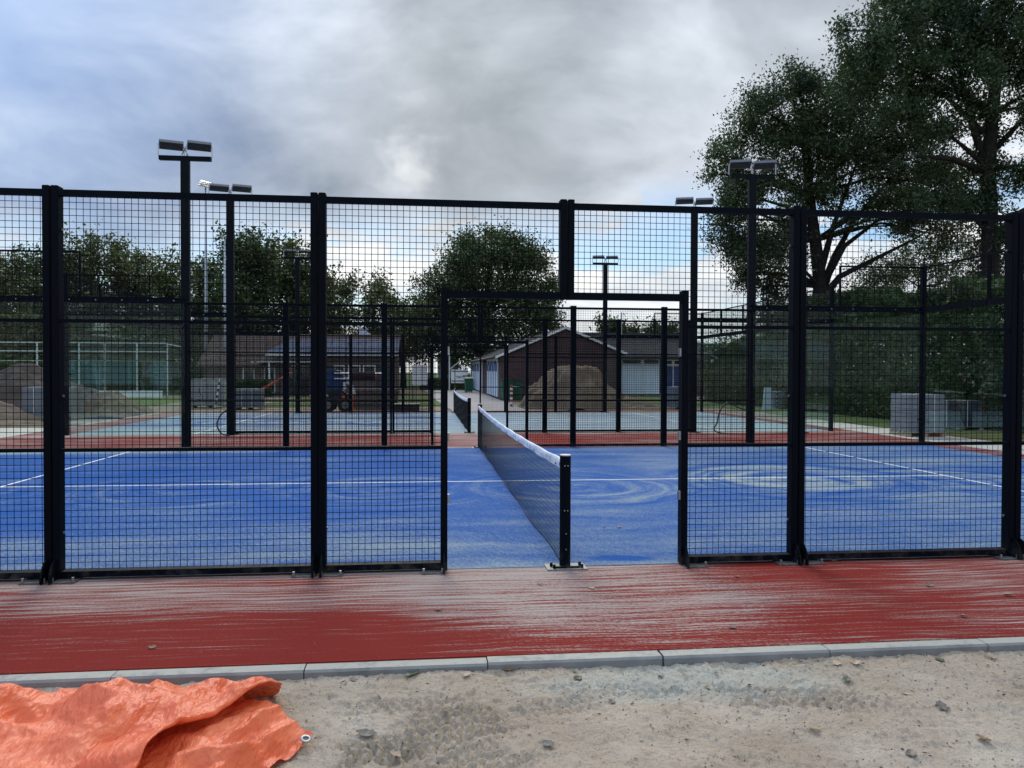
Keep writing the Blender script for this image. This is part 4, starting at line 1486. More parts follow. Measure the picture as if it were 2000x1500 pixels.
tree('oak_tree', 'broad dark oak with splayed bare limbs rising behind the tall hedge', (bx[0], y1, -.12),
     [(bx[0], y1, -.12), at(1590, 640, y1), at(1602, 560, y1), at(1592, 470, y1), at(1580, 380, y1), at(1575, 290, y1)], .46, L1, 150, .080, M['leafoak'], .36, .25,
     limbs=[[(at(1605, 585, y1), .26), (at(1640, 540, y1 - .3), .17), (at(1700, 510, y1 - .6), .12), (at(1780, 470, y1 - .9), .07), (at(1830, 440, y1 - 1), .03)],
            [(at(1605, 570, y1), .24), (at(1630, 500, y1 + .2), .17), (at(1668, 430, y1 + .4), .12), (at(1720, 370, y1 + .4), .08), (at(1770, 320, y1 + .4), .04)],
            [(at(1605, 560, y1), .20), (at(1650, 480, y1 - .6), .13), (at(1715, 430, y1 - .8), .08), (at(1770, 410, y1 - .8), .03)],
            [(at(1600, 540, y1), .20), (at(1625, 450, y1 - .2), .14), (at(1650, 380, y1 - .4), .09), (at(1680, 300, y1 - .4), .05)],
            [(at(1592, 470, y1), .16), (at(1540, 405, y1), .10), (at(1490, 390, y1), .06), (at(1440, 400, y1), .03)]])

# --- ivy clad oak, nearer
y2 = 26.0
L2 = pxlobes([(1700, 85, 55, 60), (1765, 40, 72, 60), (1850, -30, 85, 80), (1690, 165, 52, 46), (1790, 130, 75, 58), (1890, 70, 80, 70), (1985, 20, 85, 80), (2075, 60, 80, 90), (1870, 170, 45, 45),
              (2050, 210, 70, 70), (1970, 140, 62, 50), (1760, 225, 60, 40), (1830, 255, 50, 42), (1995, 330, 45, 45), (2060, 330, 60, 60), (1890, 395, 50, 36), (1800, 330, 45, 35), (1985, 460, 40, 40),
              (1935, 260, 30, 55), (1930, 330, 26, 55), (1930, 400, 26, 55), (1935, 470, 26, 50), (1935, 540, 28, 50), (1935, 610, 30, 50), (1900, -130, 130, 80), (2030, -110, 130, 90), (1960, -230, 120, 80),
              (1780, -70, 80, 60), (2160, 150, 80, 100), (1660, 110, 30, 30), (1735, -10, 45, 40), (1650, 60, 22, 22), (1840, 90, 60, 50), (1930, 130, 50, 50), (1720, 110, 50, 40), (1770, 180, 50, 36), (1900, 220, 36, 36), (1840, 390, 40, 30), (2010, 100, 60, 60), (1810, 20, 60, 50)], y2, 1.5, 6.6)
bx = at(1938, 830, y2)
tree('ivy_clad_oak', 'tallest oak with an ivy wrapped trunk at the hedge', (bx[0], y2, -.12),
     [(bx[0], y2, -.12), at(1936, 640, y2), at(1934, 460, y2), at(1930, 330, y2), at(1938, 220, y2), at(1950, 110, y2), at(1960, -60, y2)], .42, L2, 190, .075, M['leafoak2'], .32, .22,
     limbs=[[(at(1934, 470, y2), .22), (at(1985, 420, y2 - .5), .16), (at(2040, 390, y2 - .8), .12)],
            [(at(1930, 340, y2), .20), (at(1895, 230, y2), .14), (at(1870, 120, y2), .10), (at(1850, 0, y2), .05)],
            [(at(1920, 335, y2), .16), (at(1860, 310, y2 - .3), .11), (at(1790, 305, y2 - .6), .06)],
            [(at(1920, 260, y2), .14), (at(1850, 190, y2 + .2), .09), (at(1790, 170, y2 + .3), .05)],
            [(at(1936, 300, y2), .14), (at(2000, 230, y2), .1), (at(2040, 150, y2), .06)]])

# --- lighter bushy tree between them, low
y3 = 37.0
L3 = pxlobes([(1720, 540, 62, 46), (1800, 520, 70, 56), (1880, 570, 56, 50), (1668, 590, 48, 36), (1760, 600, 70, 40), (1840, 620, 70, 40), (1700, 640, 60, 40), (1900, 500, 40, 40), (1610, 650, 60, 40), (1975, 560, 40, 60)], y3, 1.0, 8)
bx = at(1790, 790, y3)
tree('bushy_tree', 'lighter bushy tree between the two oaks above the hedge', (bx[0], y3, -.12), [(bx[0], y3, -.12), at(1790, 650, y3), at(1795, 560, y3)], .22, L3, 80, .08, M['leafmid'], .35, .22)
y3 = 40.0
L3 = pxlobes([(1495, 610, 34, 24), (1545, 600, 36, 30), (1520, 640, 46, 30), (1470, 650, 36, 24), (1430, 680, 40, 30), (1490, 690, 50, 36), (1410, 720, 40, 36), (1560, 660, 40, 40)], y3, 1.0, 8)
bx = at(1510, 770, y3)
tree('bushy_tree', 'small dark bush tree in front of the garage roof end', (bx[0], y3, -.12), [(bx[0], y3, -.12), at(1510, 690, y3), at(1512, 640, y3)], .15, L3, 70, .085, M['leafmid'], .35, .22)

# --- round tree behind the shed
y4 = 80.0
L4 = pxlobes([(945, 500, 55, 45), (1000, 480, 38, 28), (890, 520, 42, 40), (1020, 520, 50, 45), (850, 570, 45, 40), (930, 570, 70, 50), (1010, 580, 60, 45), (1060, 590, 32, 40), (820, 620, 42, 32), (890, 630, 65, 40),
              (970, 640, 70, 40), (1050, 640, 42, 32), (850, 670, 55, 32), (930, 690, 60, 30), (1075, 560, 20, 24), (1040, 500, 26, 26), (905, 480, 26, 22), (960, 458, 26, 14), (1070, 620, 26, 24), (1000, 690, 60, 28), (815, 660, 30, 30)], y4, 2.2, 4.6)
bx = at(950, 760, y4)
tree('round_tree', 'large round green tree behind the gable shed', (bx[0], y4, -.12), [(bx[0], y4, -.12), at(950, 700, y4), at(950, 600, y4), at(955, 520, y4)], .5, L4, 62, .17, M['leafmid'], .6, .38)


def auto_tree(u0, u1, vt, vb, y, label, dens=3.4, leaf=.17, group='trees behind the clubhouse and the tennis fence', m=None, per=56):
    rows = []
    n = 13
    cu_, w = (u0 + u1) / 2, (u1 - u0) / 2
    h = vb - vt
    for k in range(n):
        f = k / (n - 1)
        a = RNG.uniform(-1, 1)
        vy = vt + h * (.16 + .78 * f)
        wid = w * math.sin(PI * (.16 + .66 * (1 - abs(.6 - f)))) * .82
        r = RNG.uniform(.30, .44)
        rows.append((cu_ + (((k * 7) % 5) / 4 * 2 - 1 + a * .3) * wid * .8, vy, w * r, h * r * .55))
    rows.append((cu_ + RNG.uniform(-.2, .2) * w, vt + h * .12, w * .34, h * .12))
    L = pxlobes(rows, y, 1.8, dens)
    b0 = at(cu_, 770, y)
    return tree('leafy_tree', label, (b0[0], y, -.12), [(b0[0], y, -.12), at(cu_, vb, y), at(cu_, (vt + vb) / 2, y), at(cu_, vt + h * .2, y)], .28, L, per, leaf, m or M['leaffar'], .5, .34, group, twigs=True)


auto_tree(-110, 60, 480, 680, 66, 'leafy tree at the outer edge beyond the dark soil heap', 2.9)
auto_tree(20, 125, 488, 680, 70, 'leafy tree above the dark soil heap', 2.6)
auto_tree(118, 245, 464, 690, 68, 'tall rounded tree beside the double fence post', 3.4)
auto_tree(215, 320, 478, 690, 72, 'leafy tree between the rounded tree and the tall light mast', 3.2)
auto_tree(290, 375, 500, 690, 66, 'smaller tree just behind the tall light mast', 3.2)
auto_tree(365, 450, 500, 690, 70, 'green tree around the silver mast', 3.6, m=M['leafmid'])
auto_tree(425, 545, 452, 690, 64, 'tallest tree behind the brown clubhouse roof', 4.6, m=M['leafmid'])
auto_tree(515, 620, 470, 690, 67, 'dense tree behind the far floodlight mast', 4.4, m=M['leafmid'])
auto_tree(600, 690, 528, 690, 70, 'tree beside the flag', 3.4)
auto_tree(670, 790, 540, 690, 72, 'thin tree between the flag and the round tree', 2.2)
auto_tree(745, 830, 580, 700, 76, 'small tree next to the round tree', 3.0)
auto_tree(1170, 1245, 626, 700, 92, 'small round tree over the garage ridge beside the white flue', 4.5, .24, 'small trees over the garage roof', M['leafmid'])
auto_tree(1258, 1300, 634, 700, 92, 'narrow pointed tree over the garage ridge', 4.5, .2, 'small trees over the garage roof', M['leafmid'])
auto_tree(1292, 1335, 632, 700, 95, 'small round tree over the garage ridge beside the gate post', 4.5, .2, 'small trees over the garage roof', M['leafmid'])


def hedge(label, p0, p1, h, th, n, leaf, m, bumpy=.5, z0=-.1, kind=None):
    p0, p1 = np.array(p0, float), np.array(p1, float)
    Lh = np.linalg.norm(p1 - p0)
    s = RNG.uniform(0, 1, n)
    side = RNG.choice([-1, 1, 0, 2], n, p=[.30, .30, .15, .25])
    z = RNG.uniform(0, 1, n)
    hh = h * (1 + bumpy * .25 * fbm(s * Lh * .35, s * 0 + 3.3, 4))
    off = np.where(side == 0, RNG.uniform(-1, 1, n), np.where(side == 2, RNG.uniform(-1, 1, n), side * (1 - np.abs(RNG.normal(0, .18, n)))))
    z = np.where(side == 2, 1 - np.abs(RNG.normal(0, .06, n)), z)
    off = off * th * (1 + bumpy * .5 * fbm(s * Lh * .9 + 5, z * h * .9, 3))
    dirv = (p1 - p0) / Lh
    nrm = np.array([-dirv[1], dirv[0]])
    P = np.zeros((n, 3))
    P[:, :2] = p0 + np.outer(s, p1 - p0) + np.outer(off, nrm)
    P[:, 2] = z0 + z * hh + RNG.normal(0, .05, n)
    base = np.array([*(p0 + p1) / 2, z0])
    t = thing('hedge', label, 'hedge', base)
    v, q = leaf_quads(P - base, leaf)
    link('foliage', quads('foliage', v, q, m), t)
    tb = MB()
    for k in range(max(3, int(Lh / 1.4))):
        f = (k + .5) / max(3, int(Lh / 1.4))
        b0 = p0 + (p1 - p0) * f - base[:2]
        for j in range(3):
            tb.tube([(b0[0], b0[1], 0), (b0[0] + random.uniform(-.3, .3), b0[1] + random.uniform(-.3, .3), h * .5), (b0[0] + random.uniform(-.5, .5), b0[1] + random.uniform(-.5, .5), h * .9)], [.05, .035, .012], 4, False)
    tb.obj('branches', M['bark'], t)
    return t


hedge('tall unclipped green hedge along the side of the courts', (16.6, 9.5), (16.4, 31), 4.6, .9, 150000, .075, M['leafhedge'], .9)
hedge('dark hedge closing the yard behind the leaning slab', (16.4, 31), (15.9, 38), 3.4, .9, 56000, .08, M['leafhedge'], .8)
hedge('bright green clipped hedge behind the tennis fence', (-36, 52), (-17, 52), 2.35, .5, 26000, .14, M['leafbright'], .25)
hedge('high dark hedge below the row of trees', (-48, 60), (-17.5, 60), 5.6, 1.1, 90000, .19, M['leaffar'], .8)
hedge('low olive hedge in front of the clubhouse window', (-14.0, 47.6), (-11.3, 47.6), 1.05, .45, 5000, .085, M['leafbright'], .3)
hedge('low dark shrubbery along the path by the sign board', (-1.6, 66), (3.2, 66), 1.0, .8, 4000, .12, M['leafmid'], .6)

# ================================================================ TENNIS FENCE
t = thing('tennis_fence', 'pale green tennis fence with rails and green windscreen cloth', 'fence', (0, 46, 0))
for x in (-30.5, -27.95, -25.4, -22.9, -21.35, -19.4, -17.55):
    MB().tube([(x, 0, -.12), (x, 0, 3.36)], .05, 7).obj('fence_post', M['palegreen'], t)
for z in (3.36, 2.82, 2.24):
    MB().box(-33, -17.55, -.03, .03, z - .03, z + .03).obj('fence_rail', M['palegreen'], t)
MB().tube([(-17.55, 0, 3.3), (-16.2, -1.6, 3.1)], .03, 5).obj('fence_stay', M['palegreen'], t)
for xa, xb in ((-23.7, -22.3), (-22.25, -21.4), (-21.3, -19.5), (-18.6, -17.6)):
    MB().box(xa, xb, .055, .07, .75, 2.2).obj('windscreen', M['windscreen'], t)
MB().box(-33, -23.75, .055, .07, .3, 1.55).obj('windscreen', M['whitepaint'], t)
w = wires(-33, -17.55, .0, 3.3, .25)
stuffpart(w.obj('wire_mesh', M['wire'], t))
o = MB().box(-22.8, -17.4, 44.4, 44.6, -.12, .36).obj('low_wall', M['whitepaint'])
tag(o, 'low white wall below the green windscreens', 'wall')


# ================================================================ HEAPS
def heap(name, label, cx, cy, rx, ry, h, m, flat=.0, seed=0.0, rough=.12, group=None):
    n = 64
    U, V = np.meshgrid(np.linspace(-1, 1, n), np.linspace(-1, 1, n))
    r = np.sqrt(U ** 2 + V ** 2) + .16 * fbm(U * 2 + seed, V * 2 + seed, 3)
    k = np.clip(1 - r, 0, 1)
    Z = h * np.minimum(1, (k / (1 - flat)) ** .85) * (1 - .10 * np.clip(r, 0, 1)) if flat else h * sstep(k, -.15, 1.0) ** .9
    Z = Z + rough * fbm(U * 5 + seed, V * 5, 5, .6) * np.clip(k * 4, 0, 1) - .13
    o = link(name, grid_mesh(name, cx + U * rx * 1.15, cy + V * ry * 1.15, Z, m))
    return tag(o, label, 'heap', group)


heap('sand_heap', 'big heap of tan sand in front of the gable shed', 6.0, 31.2, 2.45, 2.4, 2.0, M['pile'], .38, 2.3, .20)
heap('sand_heap', 'low spill of sand beside the big tan heap', 8.2, 30.6, 1.9, 1.5, .60, M['pile'], .0, 5.3, .1)
heap('soil_heap', 'dark heap of topsoil behind the grey paver stack', -16.6, 26.3, 3.0, 2.2, 1.95, M['soil'], .12, 1.1, .14)
heap('soil_heap', 'lower brown soil heap in front of the dark one', -17.0, 22.0, 2.6, 1.6, 1.05, M['soil2'], .1, 7.7, .10)
heap('soil_heap', 'small brown soil heap beside the pale paver stack', -13.0, 24.6, 1.5, 1.2, .95, M['soil2'], .0, 3.7, .12)
heap('sand_heap', 'low ridge of yellow sand along the red turf edge', -16.2, 19.6, 3.6, .8, .32, M['pile'], .0, 9.1, .10)


# ================================================================ PALLETS AND STACKS
def pallet(label, x, y, w, d_, rz):
    t = thing('wooden_pallet', label, 'pallet', (x, y, -.11), rz)
    for k in range(5):
        a = -d_ / 2 + k * (d_ - .1) / 4
        MB().box(-w / 2, w / 2, a, a + .1, .10, .122).obj('plank', M['wood'], t)
    for k in (-1, 0, 1):
        MB().box(k * (w / 2 - .06) - .05, k * (w / 2 - .06) + .05, -d_ / 2, d_ / 2, 0, .098).obj('bearer', M['wood'], t)
    return t


def paver_stack(label, x, y, w, d_, h, rz, m, layers=8, cols=2, strap=True):
    t = thing('paver_stack', label, 'paver stack', (x, y, .013), rz)
    lh = h / layers
    me = fix(MB().box(0, w / cols - .006, 0, d_, 0, lh - .006).mesh('paver', m))
    for j in range(layers):
        for k in range(cols):
            o = link('paver', me, t)
            o.location = (-w / 2 + k * w / cols + random.uniform(-.006, .006), -d_ / 2 + random.uniform(-.01, .01), j * lh)
    if strap:
        for k in range(2):
            xx = -w / 2 + w * (.3 + .4 * k)
            f = MB()
            f.box(xx - .01, xx + .01, -d_ / 2 - .016, -d_ / 2 - .012, 0, h + .004)
            f.box(xx - .01, xx + .01, -d_ / 2 - .012, d_ / 2 + .012, h + .001, h + .004)
            f.obj('strap', M['pole'], t)
    return t


def stacked(lp, ls, x, y, w, d_, h, rz, m, **kw):
    pallet(lp, x, y, w, d_, rz)
    paver_stack(ls, x, y, w - .04, d_ - .04, h, rz, m, **kw)


stacked('wooden pallet under the grey pavers by the tall hedge', 'grey blue paver stack on a pallet by the tall hedge', 12.42, 14.0, 1.06, 1.0, 1.02, R(-6), M['paver'])
stacked('pallet under the slate paver stack tucked against the hedge', 'darker grey paver stack tucked behind the pallet by the hedge', 14.75, 15.9, 1.5, 1.0, .78, R(-14), M['paverdark'])
stacked('pallet under the grey block beside the soil heap', 'tall grey paver stack beside the dark soil heap', -14.35, 22.8, 1.25, 1.0, 1.02, R(5), M['paver'])
stacked('pallet under the pale stack by the double fence post', 'pale paver stack behind the double fence post', -13.52, 22.9, .44, .9, 1.02, R(0), M['paver2'])
stacked('pallet under the stack with the leaning striped post', 'pale grey paver stack behind the striped leaning post', -11.2, 31.8, 1.5, 1.0, 1.22, R(4), M['paver2'])
stacked('pallet under the low grey stack facing the clubhouse hedge', 'low grey paver stack before the clubhouse hedge', -8.95, 29.8, 1.15, .9, .80, R(-3), M['paver'])
stacked('pallet under the grey stack by the blue doors', 'grey paver stack in front of the dark blue doors', 10.75, 29.4, 1.1, .9, .92, R(12), M['paver'])
stacked('pallet under the dark stack in the hedge corner', 'dark grey paver stack in the yard corner by the dark hedge', 15.5, 28.8, 1.3, .9, .72, R(6), M['paver'])

t = thing('leaning_slab', 'pale grey green slab leaning beside a striped strip', 'slab', (14.35, 28.0, -.1))
MB().add([(-.22, -.15, 0), (.24, -.15, 0), (.30, .12, 1.02), (-.02, .12, 1.02), (-.22, -.09, 0), (.24, -.09, 0), (.30, .18, 1.02), (-.02, .18, 1.02)],
         [(3, 2, 1, 0), (4, 5, 6, 7), (0, 1, 5, 4), (1, 2, 6, 5), (2, 3, 7, 6), (3, 0, 4, 7)]).obj('board', M['paleplaster'], t)


def striped_post(label, x, y, h, lean, cols, r=.045, n=9):
    t = thing('striped_post', label, 'marker post', (x, y, -.1))
    for k in range(n):
        z0, z1 = h * k / n, h * (k + 1) / n
        MB().tube([(lean * z0, 0, z0), (lean * z1, 0, z1)], r, 8).obj('stripe', cols[k % 2], t)
    MB().tube([(0, 0, -.02), (0, 0, .03)], .16, 10).obj('foot', M['dark'], t)
    return t


striped_post('white and dark striped post leaning on the paver stack', -10.75, 31.0, 1.35, .16, (M['whitepaint'], M['dark']))
striped_post('red and white striped post at the gable shed corner', 3.05, 31.8, 1.05, 0, (M['red'], M['whitepaint']), .07)
striped_post('thin striped strip standing beside the leaning slab', 14.85, 27.9, .95, -.05, (M['paleplaster'], M['dark']), .035, 10)
striped_post('white and dark striped post beside the loader', -5.85, 27.3, 1.55, .03, (M['dark'], M['whitepaint']), .06)
t = thing('barrier_rope', 'thin pale rope from the striped post toward the sand heap', 'rope')
MB().tube([(3.1, 31.8, .88), (3.6, 31.6, .86), (4.3, 31.3, .95)], .012, 4).obj('rope', M['pole'], t)


def bin_(label, x, y, w, h, rz):
    t = thing('wheelie_bin', label, 'bin', (x, y, -.08), rz)
    b_ = w / 2
    MB().add([(-b_ * .8, -b_ * .8, .06), (b_ * .8, -b_ * .8, .06), (b_ * .8, b_ * .8, .06), (-b_ * .8, b_ * .8, .06), (-b_, -b_, h), (b_, -b_, h), (b_, b_, h), (-b_, b_, h)],
             [(3, 2, 1, 0), (4, 5, 6, 7), (0, 1, 5, 4), (1, 2, 6, 5), (2, 3, 7, 6), (3, 0, 4, 7)]).obj('body', M['green'], t)
    MB().prism([(-b_ - .03, h + .002), (b_ + .03, h + .002), (b_ + .03, h + .04), (b_ * .3, h + .10), (-b_ - .03, h + .05)], 0, -b_ - .03, b_ + .03).obj('lid', M['dark'], t)
    for s in (-1, 1):
        MB().tube([(s * b_ * .85, b_ * .8, .1), (s * b_ * .7, b_ * .8, .1)], .1, 10).obj('wheel', M['rubber'], t)
    return t


bin_('green wheelie bin with a dark lid at the shed corner', 3.60, 39.6, .62, 1.18, R(8))
bin_('second green wheelie bin beside the shed gable', 4.35, 40.2, .60, 1.12, R(-5))
bin_('green bin in front of the white sign board', 2.35, 57.0, .66, 1.1, R(4))

# white panel on a frame
t = thing('white_panel', 'white panel with rounded corners on a thin dark frame', 'panel', (-1.4, 31, 0))
ring = []
for cx, cz, a0 in ((.30, 1.84, 0), (-.30, 1.84, 90), (-.30, 1.02, 180), (.30, 1.02, 270)):
    for a in (0, 30, 60, 90):
        ring.append((cx + .06 * math.cos(R(a0 + a)), cz + .06 * math.sin(R(a0 + a))))
MB().prism(ring, 1, -.04, 0).obj('sheet', M['whitepaint'], t)
for x in (-.33, .42):
    MB().box(x - .02, x + .02, .003, .04, -.1, 1.9).obj('frame_post', M['dark'], t)

# low dark crate
t = thing('dark_crate', 'low black crate by the back fence near the white panel', 'crate', (-1.95, 26.6, -.1), R(4))
MB().box(-.55, .55, -.3, .3, 0, .30).obj('body', M['dark'], t)
MB().box(-.58, .58, -.33, .33, .30, .36).obj('lid', M['dark'], t)

# stacked timber behind the loader
t = thing('timber_stack', 'stack of weathered grey brown timber behind the loader', 'timber stack', (-3.35, 29.4, -.1), R(2))
me = fix(MB().box(-.95, .95, 0, .22, 0, .10).mesh('timber', M['oldwood']))
for j in range(8):
    for k in range(3):
        o = link('timber', me, t)
        o.location = (random.uniform(-.05, .05), -.4 + k * .26, .02 + j * .115)

# compact loader carrying a roll on a pole
t = thing('compact_loader', 'orange and navy compact loader holding a dark red roll on its pole', 'loader', (-4.75, 27.3, -.1), R(0))
MB().prism([(-.55, .35), (.35, .35), (.42, .7), (.1, .95), (-.5, .95)], 1, -.4, .4).obj('chassis', M['dark'], t)
for x in (.18, .52):
    MB().prism([(x, -.02), (x + .14, -.02), (x + .10, .75), (x - .02, .78)], 1, -.50, -.44).obj('stabiliser', M['orange'], t)
MB().box(-.75, -.45, -.47, -.41, .5, .95).obj('side_panel', M['whitepaint'], t)
MB().box(.22, .36, -.52, -.45, .95, 1.25).obj('side_panel', M['whitepaint'], t)
MB().prism([(-.62, .96), (.12, .96), (.32, 1.30), (.10, 1.72), (-.42, 1.78), (-.6, 1.4)], 1, -.36, .36).obj('engine_cover', M['navy'], t)
MB().prism([(-.55, 1.80), (-.15, 1.80), (-.2, 1.95), (-.5, 1.95)], 1, -.3, .3).obj('seat', M['dark'], t)
for x in (-.42, .30):
    for y in (-.46, .46):
        wv = MB().tube([(x, y - .09, .30), (x, y + .09, .30)], .30, 16).obj('wheel', M['rubber'], t)
        MB().tube([(x, y - .1, .30), (x, y + .1, .30)], .15, 12).obj('rim', M['plate'], wv)
for y in (-.3, .3):
    MB().tube([(-.2, y, 1.0), (.35, y, 1.25), (.55, y, 1.05), (.62, y, .72)], .045, 6).obj('lift_arm', M['whitepaint'], t)
for z, x1 in ((1.62, 2.0), (1.40, .62)):
    MB().tube([(-.15, -.42, z), (x1, -.42, z)], .035, 8).obj('pole', M['pole'], t)
MB().tube([(.55, -.42, 1.51), (1.52, -.42, 1.51)], .17, 16).obj('roll', M['roll'], t)
MB().tube([(1.521, -.42, 1.51), (1.58, -.42, 1.51)], .14, 14).obj('roll_end', M['red'], t)

# red sloping beam on the lawn
t = thing('sloping_beam', 'thin red sloping beam standing on the lawn before the clubhouse', 'beam', (-10.5, 44, -.1))
MB().tube([(-.75, 0, .55), (1.05, 0, 1.62)], .08, 8).obj('beam', M['red'], t)
for x, h in ((-.6, .58), (.9, 1.5)):
    MB().tube([(x, 0, 0), (x, 0, h)], .035, 6).obj('leg', M['dark'], t)


def hose(label, pts):
    # smooth the run through its points
    P = [Vector(p) for p in pts]
    out = []
    for i in range(len(P) - 1):
        p0, p1, p2, p3 = P[max(i - 1, 0)], P[i], P[i + 1], P[min(i + 2, len(P) - 1)]
        for k in range(6):
            s = k / 6
            out.append(.5 * ((2 * p1) + (p2 - p0) * s + (2 * p0 - 5 * p1 + 4 * p2 - p3) * s * s + (3 * p1 - p0 - 3 * p2 + p3) * s ** 3))
    out.append(P[-1])
    o = MB().tube(out, .018, 6).obj('cable', M['hose'], None, True)
    tag(o, label, 'cable')


hose('black cable looping up beside the hedge side floodlight mast', [at(1462, 803, 13.6), at(1440, 795, 13.6), at(1422, 786, 13.6), at(1408, 800, 13.6), at(1402, 822, 13.6), at(1410, 846, 13.6), (9.0, 13.5, .02)])
hose('black cable coiled at the soil heap side floodlight mast', [at(444, 800, 13.9), at(430, 812, 13.8), at(424, 830, 13.7), at(432, 846, 13.7), at(448, 851, 13.6)])
hose('thin black cable hanging over the pale paver stack', [at(392, 754, 30.5), at(389, 765, 30.4), at(396, 777, 30.3), at(380, 785, 30), at(366, 792, 29.6)])

# ================================================================ TARPAULIN
def seg_ridge(X, Y, a, c, w, h, sharp=True):
    ax, ay = a
    dx_, dy_ = c[0] - ax, c[1] - ay
    L2_ = dx_ * dx_ + dy_ * dy_
    s = np.clip(((X - ax) * dx_ + (Y - ay) * dy_) / L2_, 0, 1)
    dist = np.hypot(X - ax - s * dx_, Y - ay - s * dy_)
    k = np.clip(1 - dist / w, 0, 1)
    return h * (k if sharp else k * k * (3 - 2 * k)) * np.sin(PI * np.clip(s, .06, .94)) ** .4


def crumple(X, Y, s=1.0):
    """sharp straight creases running in many directions, each fading in and out"""
    rn = np.random.default_rng(5)
    out = 0
    for i in range(13):
        th = rn.uniform(0, PI)
        fr = rn.choice([.9, 1.3, 1.7, 2.3, 3.1, 4.4]) * s
        u = X * math.cos(th) + Y * math.sin(th)
        w = fbm(X * 1.3 * s + i * 7, Y * 1.3 * s + i * 3, 2) * .22
        k = (u * fr + w + rn.uniform()) % 1.0
        tri = np.abs(k - .5) * 2
        msk = np.clip(fbm(X * 1.9 * s + i * 11, Y * 1.9 * s - i * 5, 2) * 2.2 + .45, 0, 1)
        out = out + (tri - .5) * msk * .060 / fr ** .8
    return out + .003 * fbm(X * 20, Y * 20, 3) - .01


t = thing('tarpaulin', 'crumpled orange tarpaulin lying on the sand by the kerb', 'tarpaulin')
edge_y = np.array([-2.115, -2.13, -2.20, -2.30, -2.40, -2.50, -2.62, -2.75, -2.90, -3.05, -3.2, -3.4, -3.7, -4.2])
edge_x = np.array([-2.20, -2.10, -1.99, -1.905, -1.87, -1.885, -1.96, -2.06, -2.15, -2.22, -2.24, -2.26, -2.28, -2.3])
nt, ns = 260, 300
tt = np.linspace(0, 1, nt)
yv = -2.115 - 2.0 * tt
xr = np.interp(-yv, -edge_y, edge_x)
back = np.interp(np.linspace(0, 1, ns), [0, 1], [0, 1])
SX = np.linspace(0, 1, ns)[None, :]
X = -4.6 + (xr[:, None] + 4.6) * SX
# the far edge wanders: set back on the west, close to the kerb in the middle
off = np.interp(X[0], [-4.6, -3.6, -3.2, -2.95, -2.80, -2.55, -2.40, -2.2, -1.8], [-.10, -.13, -.14, -.15, -.06, -.055, -.06, 0, 0])
Y = yv[:, None] + off[None, :] * (1 - tt[:, None]) ** 2
base = -.055 + .06 * sstep(tt[:, None] * np.ones_like(SX), 0, .05)
H = base + .035 * sstep(-2.115 - Y, 0, .22) * np.exp(-((X + 2.35) / .6) ** 2) + .05 * sstep(-2.115 - Y, .1, .5) + crumple(X, Y)
H = H + .030 * fbm(X * 1.4, Y * 1.4, 2)
for a, c, w, h in (((-3.05, -2.25), (-2.45, -2.80), .16, .075), ((-2.48, -2.14), (-2.42, -2.62), .10, .055), ((-1.90, -2.38), (-2.14, -2.92), .11, .045), ((-2.14, -2.92), (-2.25, -3.3), .12, .07),
                   ((-2.9, -2.35), (-3.4, -2.9), .18, .05), ((-3.3, -2.25), (-3.0, -3.0), .16, .045), ((-2.62, -2.16), (-2.75, -2.5), .09, .035), ((-2.45, -2.7), (-2.65, -3.2), .16, .055),
                   ((-2.2, -2.3), (-2.35, -2.75), .12, .045), ((-2.75, -2.6), (-2.3, -2.7), .11, .035), ((-2.9, -2.9), (-2.5, -3.1), .12, .04), ((-2.05, -2.2), (-2.4, -2.35), .10, .03), ((-3.1, -2.7), (-2.7, -2.9), .09, .03)):
    H = H + seg_ridge(X, Y, a, c, w, h)
# the east edge is lifted and rolled over
lift = sstep(SX * np.ones_like(Y), .90, 1.0)
H = H - .055 * np.exp(-((X + 1.93) / .22) ** 2 - ((Y + 2.36) / .20) ** 2)
H = H + .03 * lift * sstep(tt[:, None], .02, .12)
H = np.maximum(H, -.066 + .01 * fbm(X * 9, Y * 9, 2))
ext_X, ext_Y, ext_H = [X], [Y], [H]
for k in range(1, 9):            # the roll at the edge: curls outward, down and back under
    a = k / 8 * R(170)
    r = .010 + .005 * np.sin(tt * 19 + 1)
    ext_X.append((X[:, -1] + r * np.sin(a))[:, None])
    ext_Y.append(Y[:, -1][:, None])
    ext_H.append((H[:, -1] - r * (1 - np.cos(a)))[:, None])
for k in range(1, 6):
    ext_X.append((ext_X[8][:, 0] - .05 * k)[:, None])
    ext_Y.append(Y[:, -1][:, None])
    ext_H.append(np.maximum(ext_H[8][:, 0] - .010 * k, -.06)[:, None])
link('top_sheet', grid_mesh('top_sheet', np.concatenate(ext_X, 1), np.concatenate(ext_Y, 1), np.concatenate(ext_H, 1), M['tarp']), t)
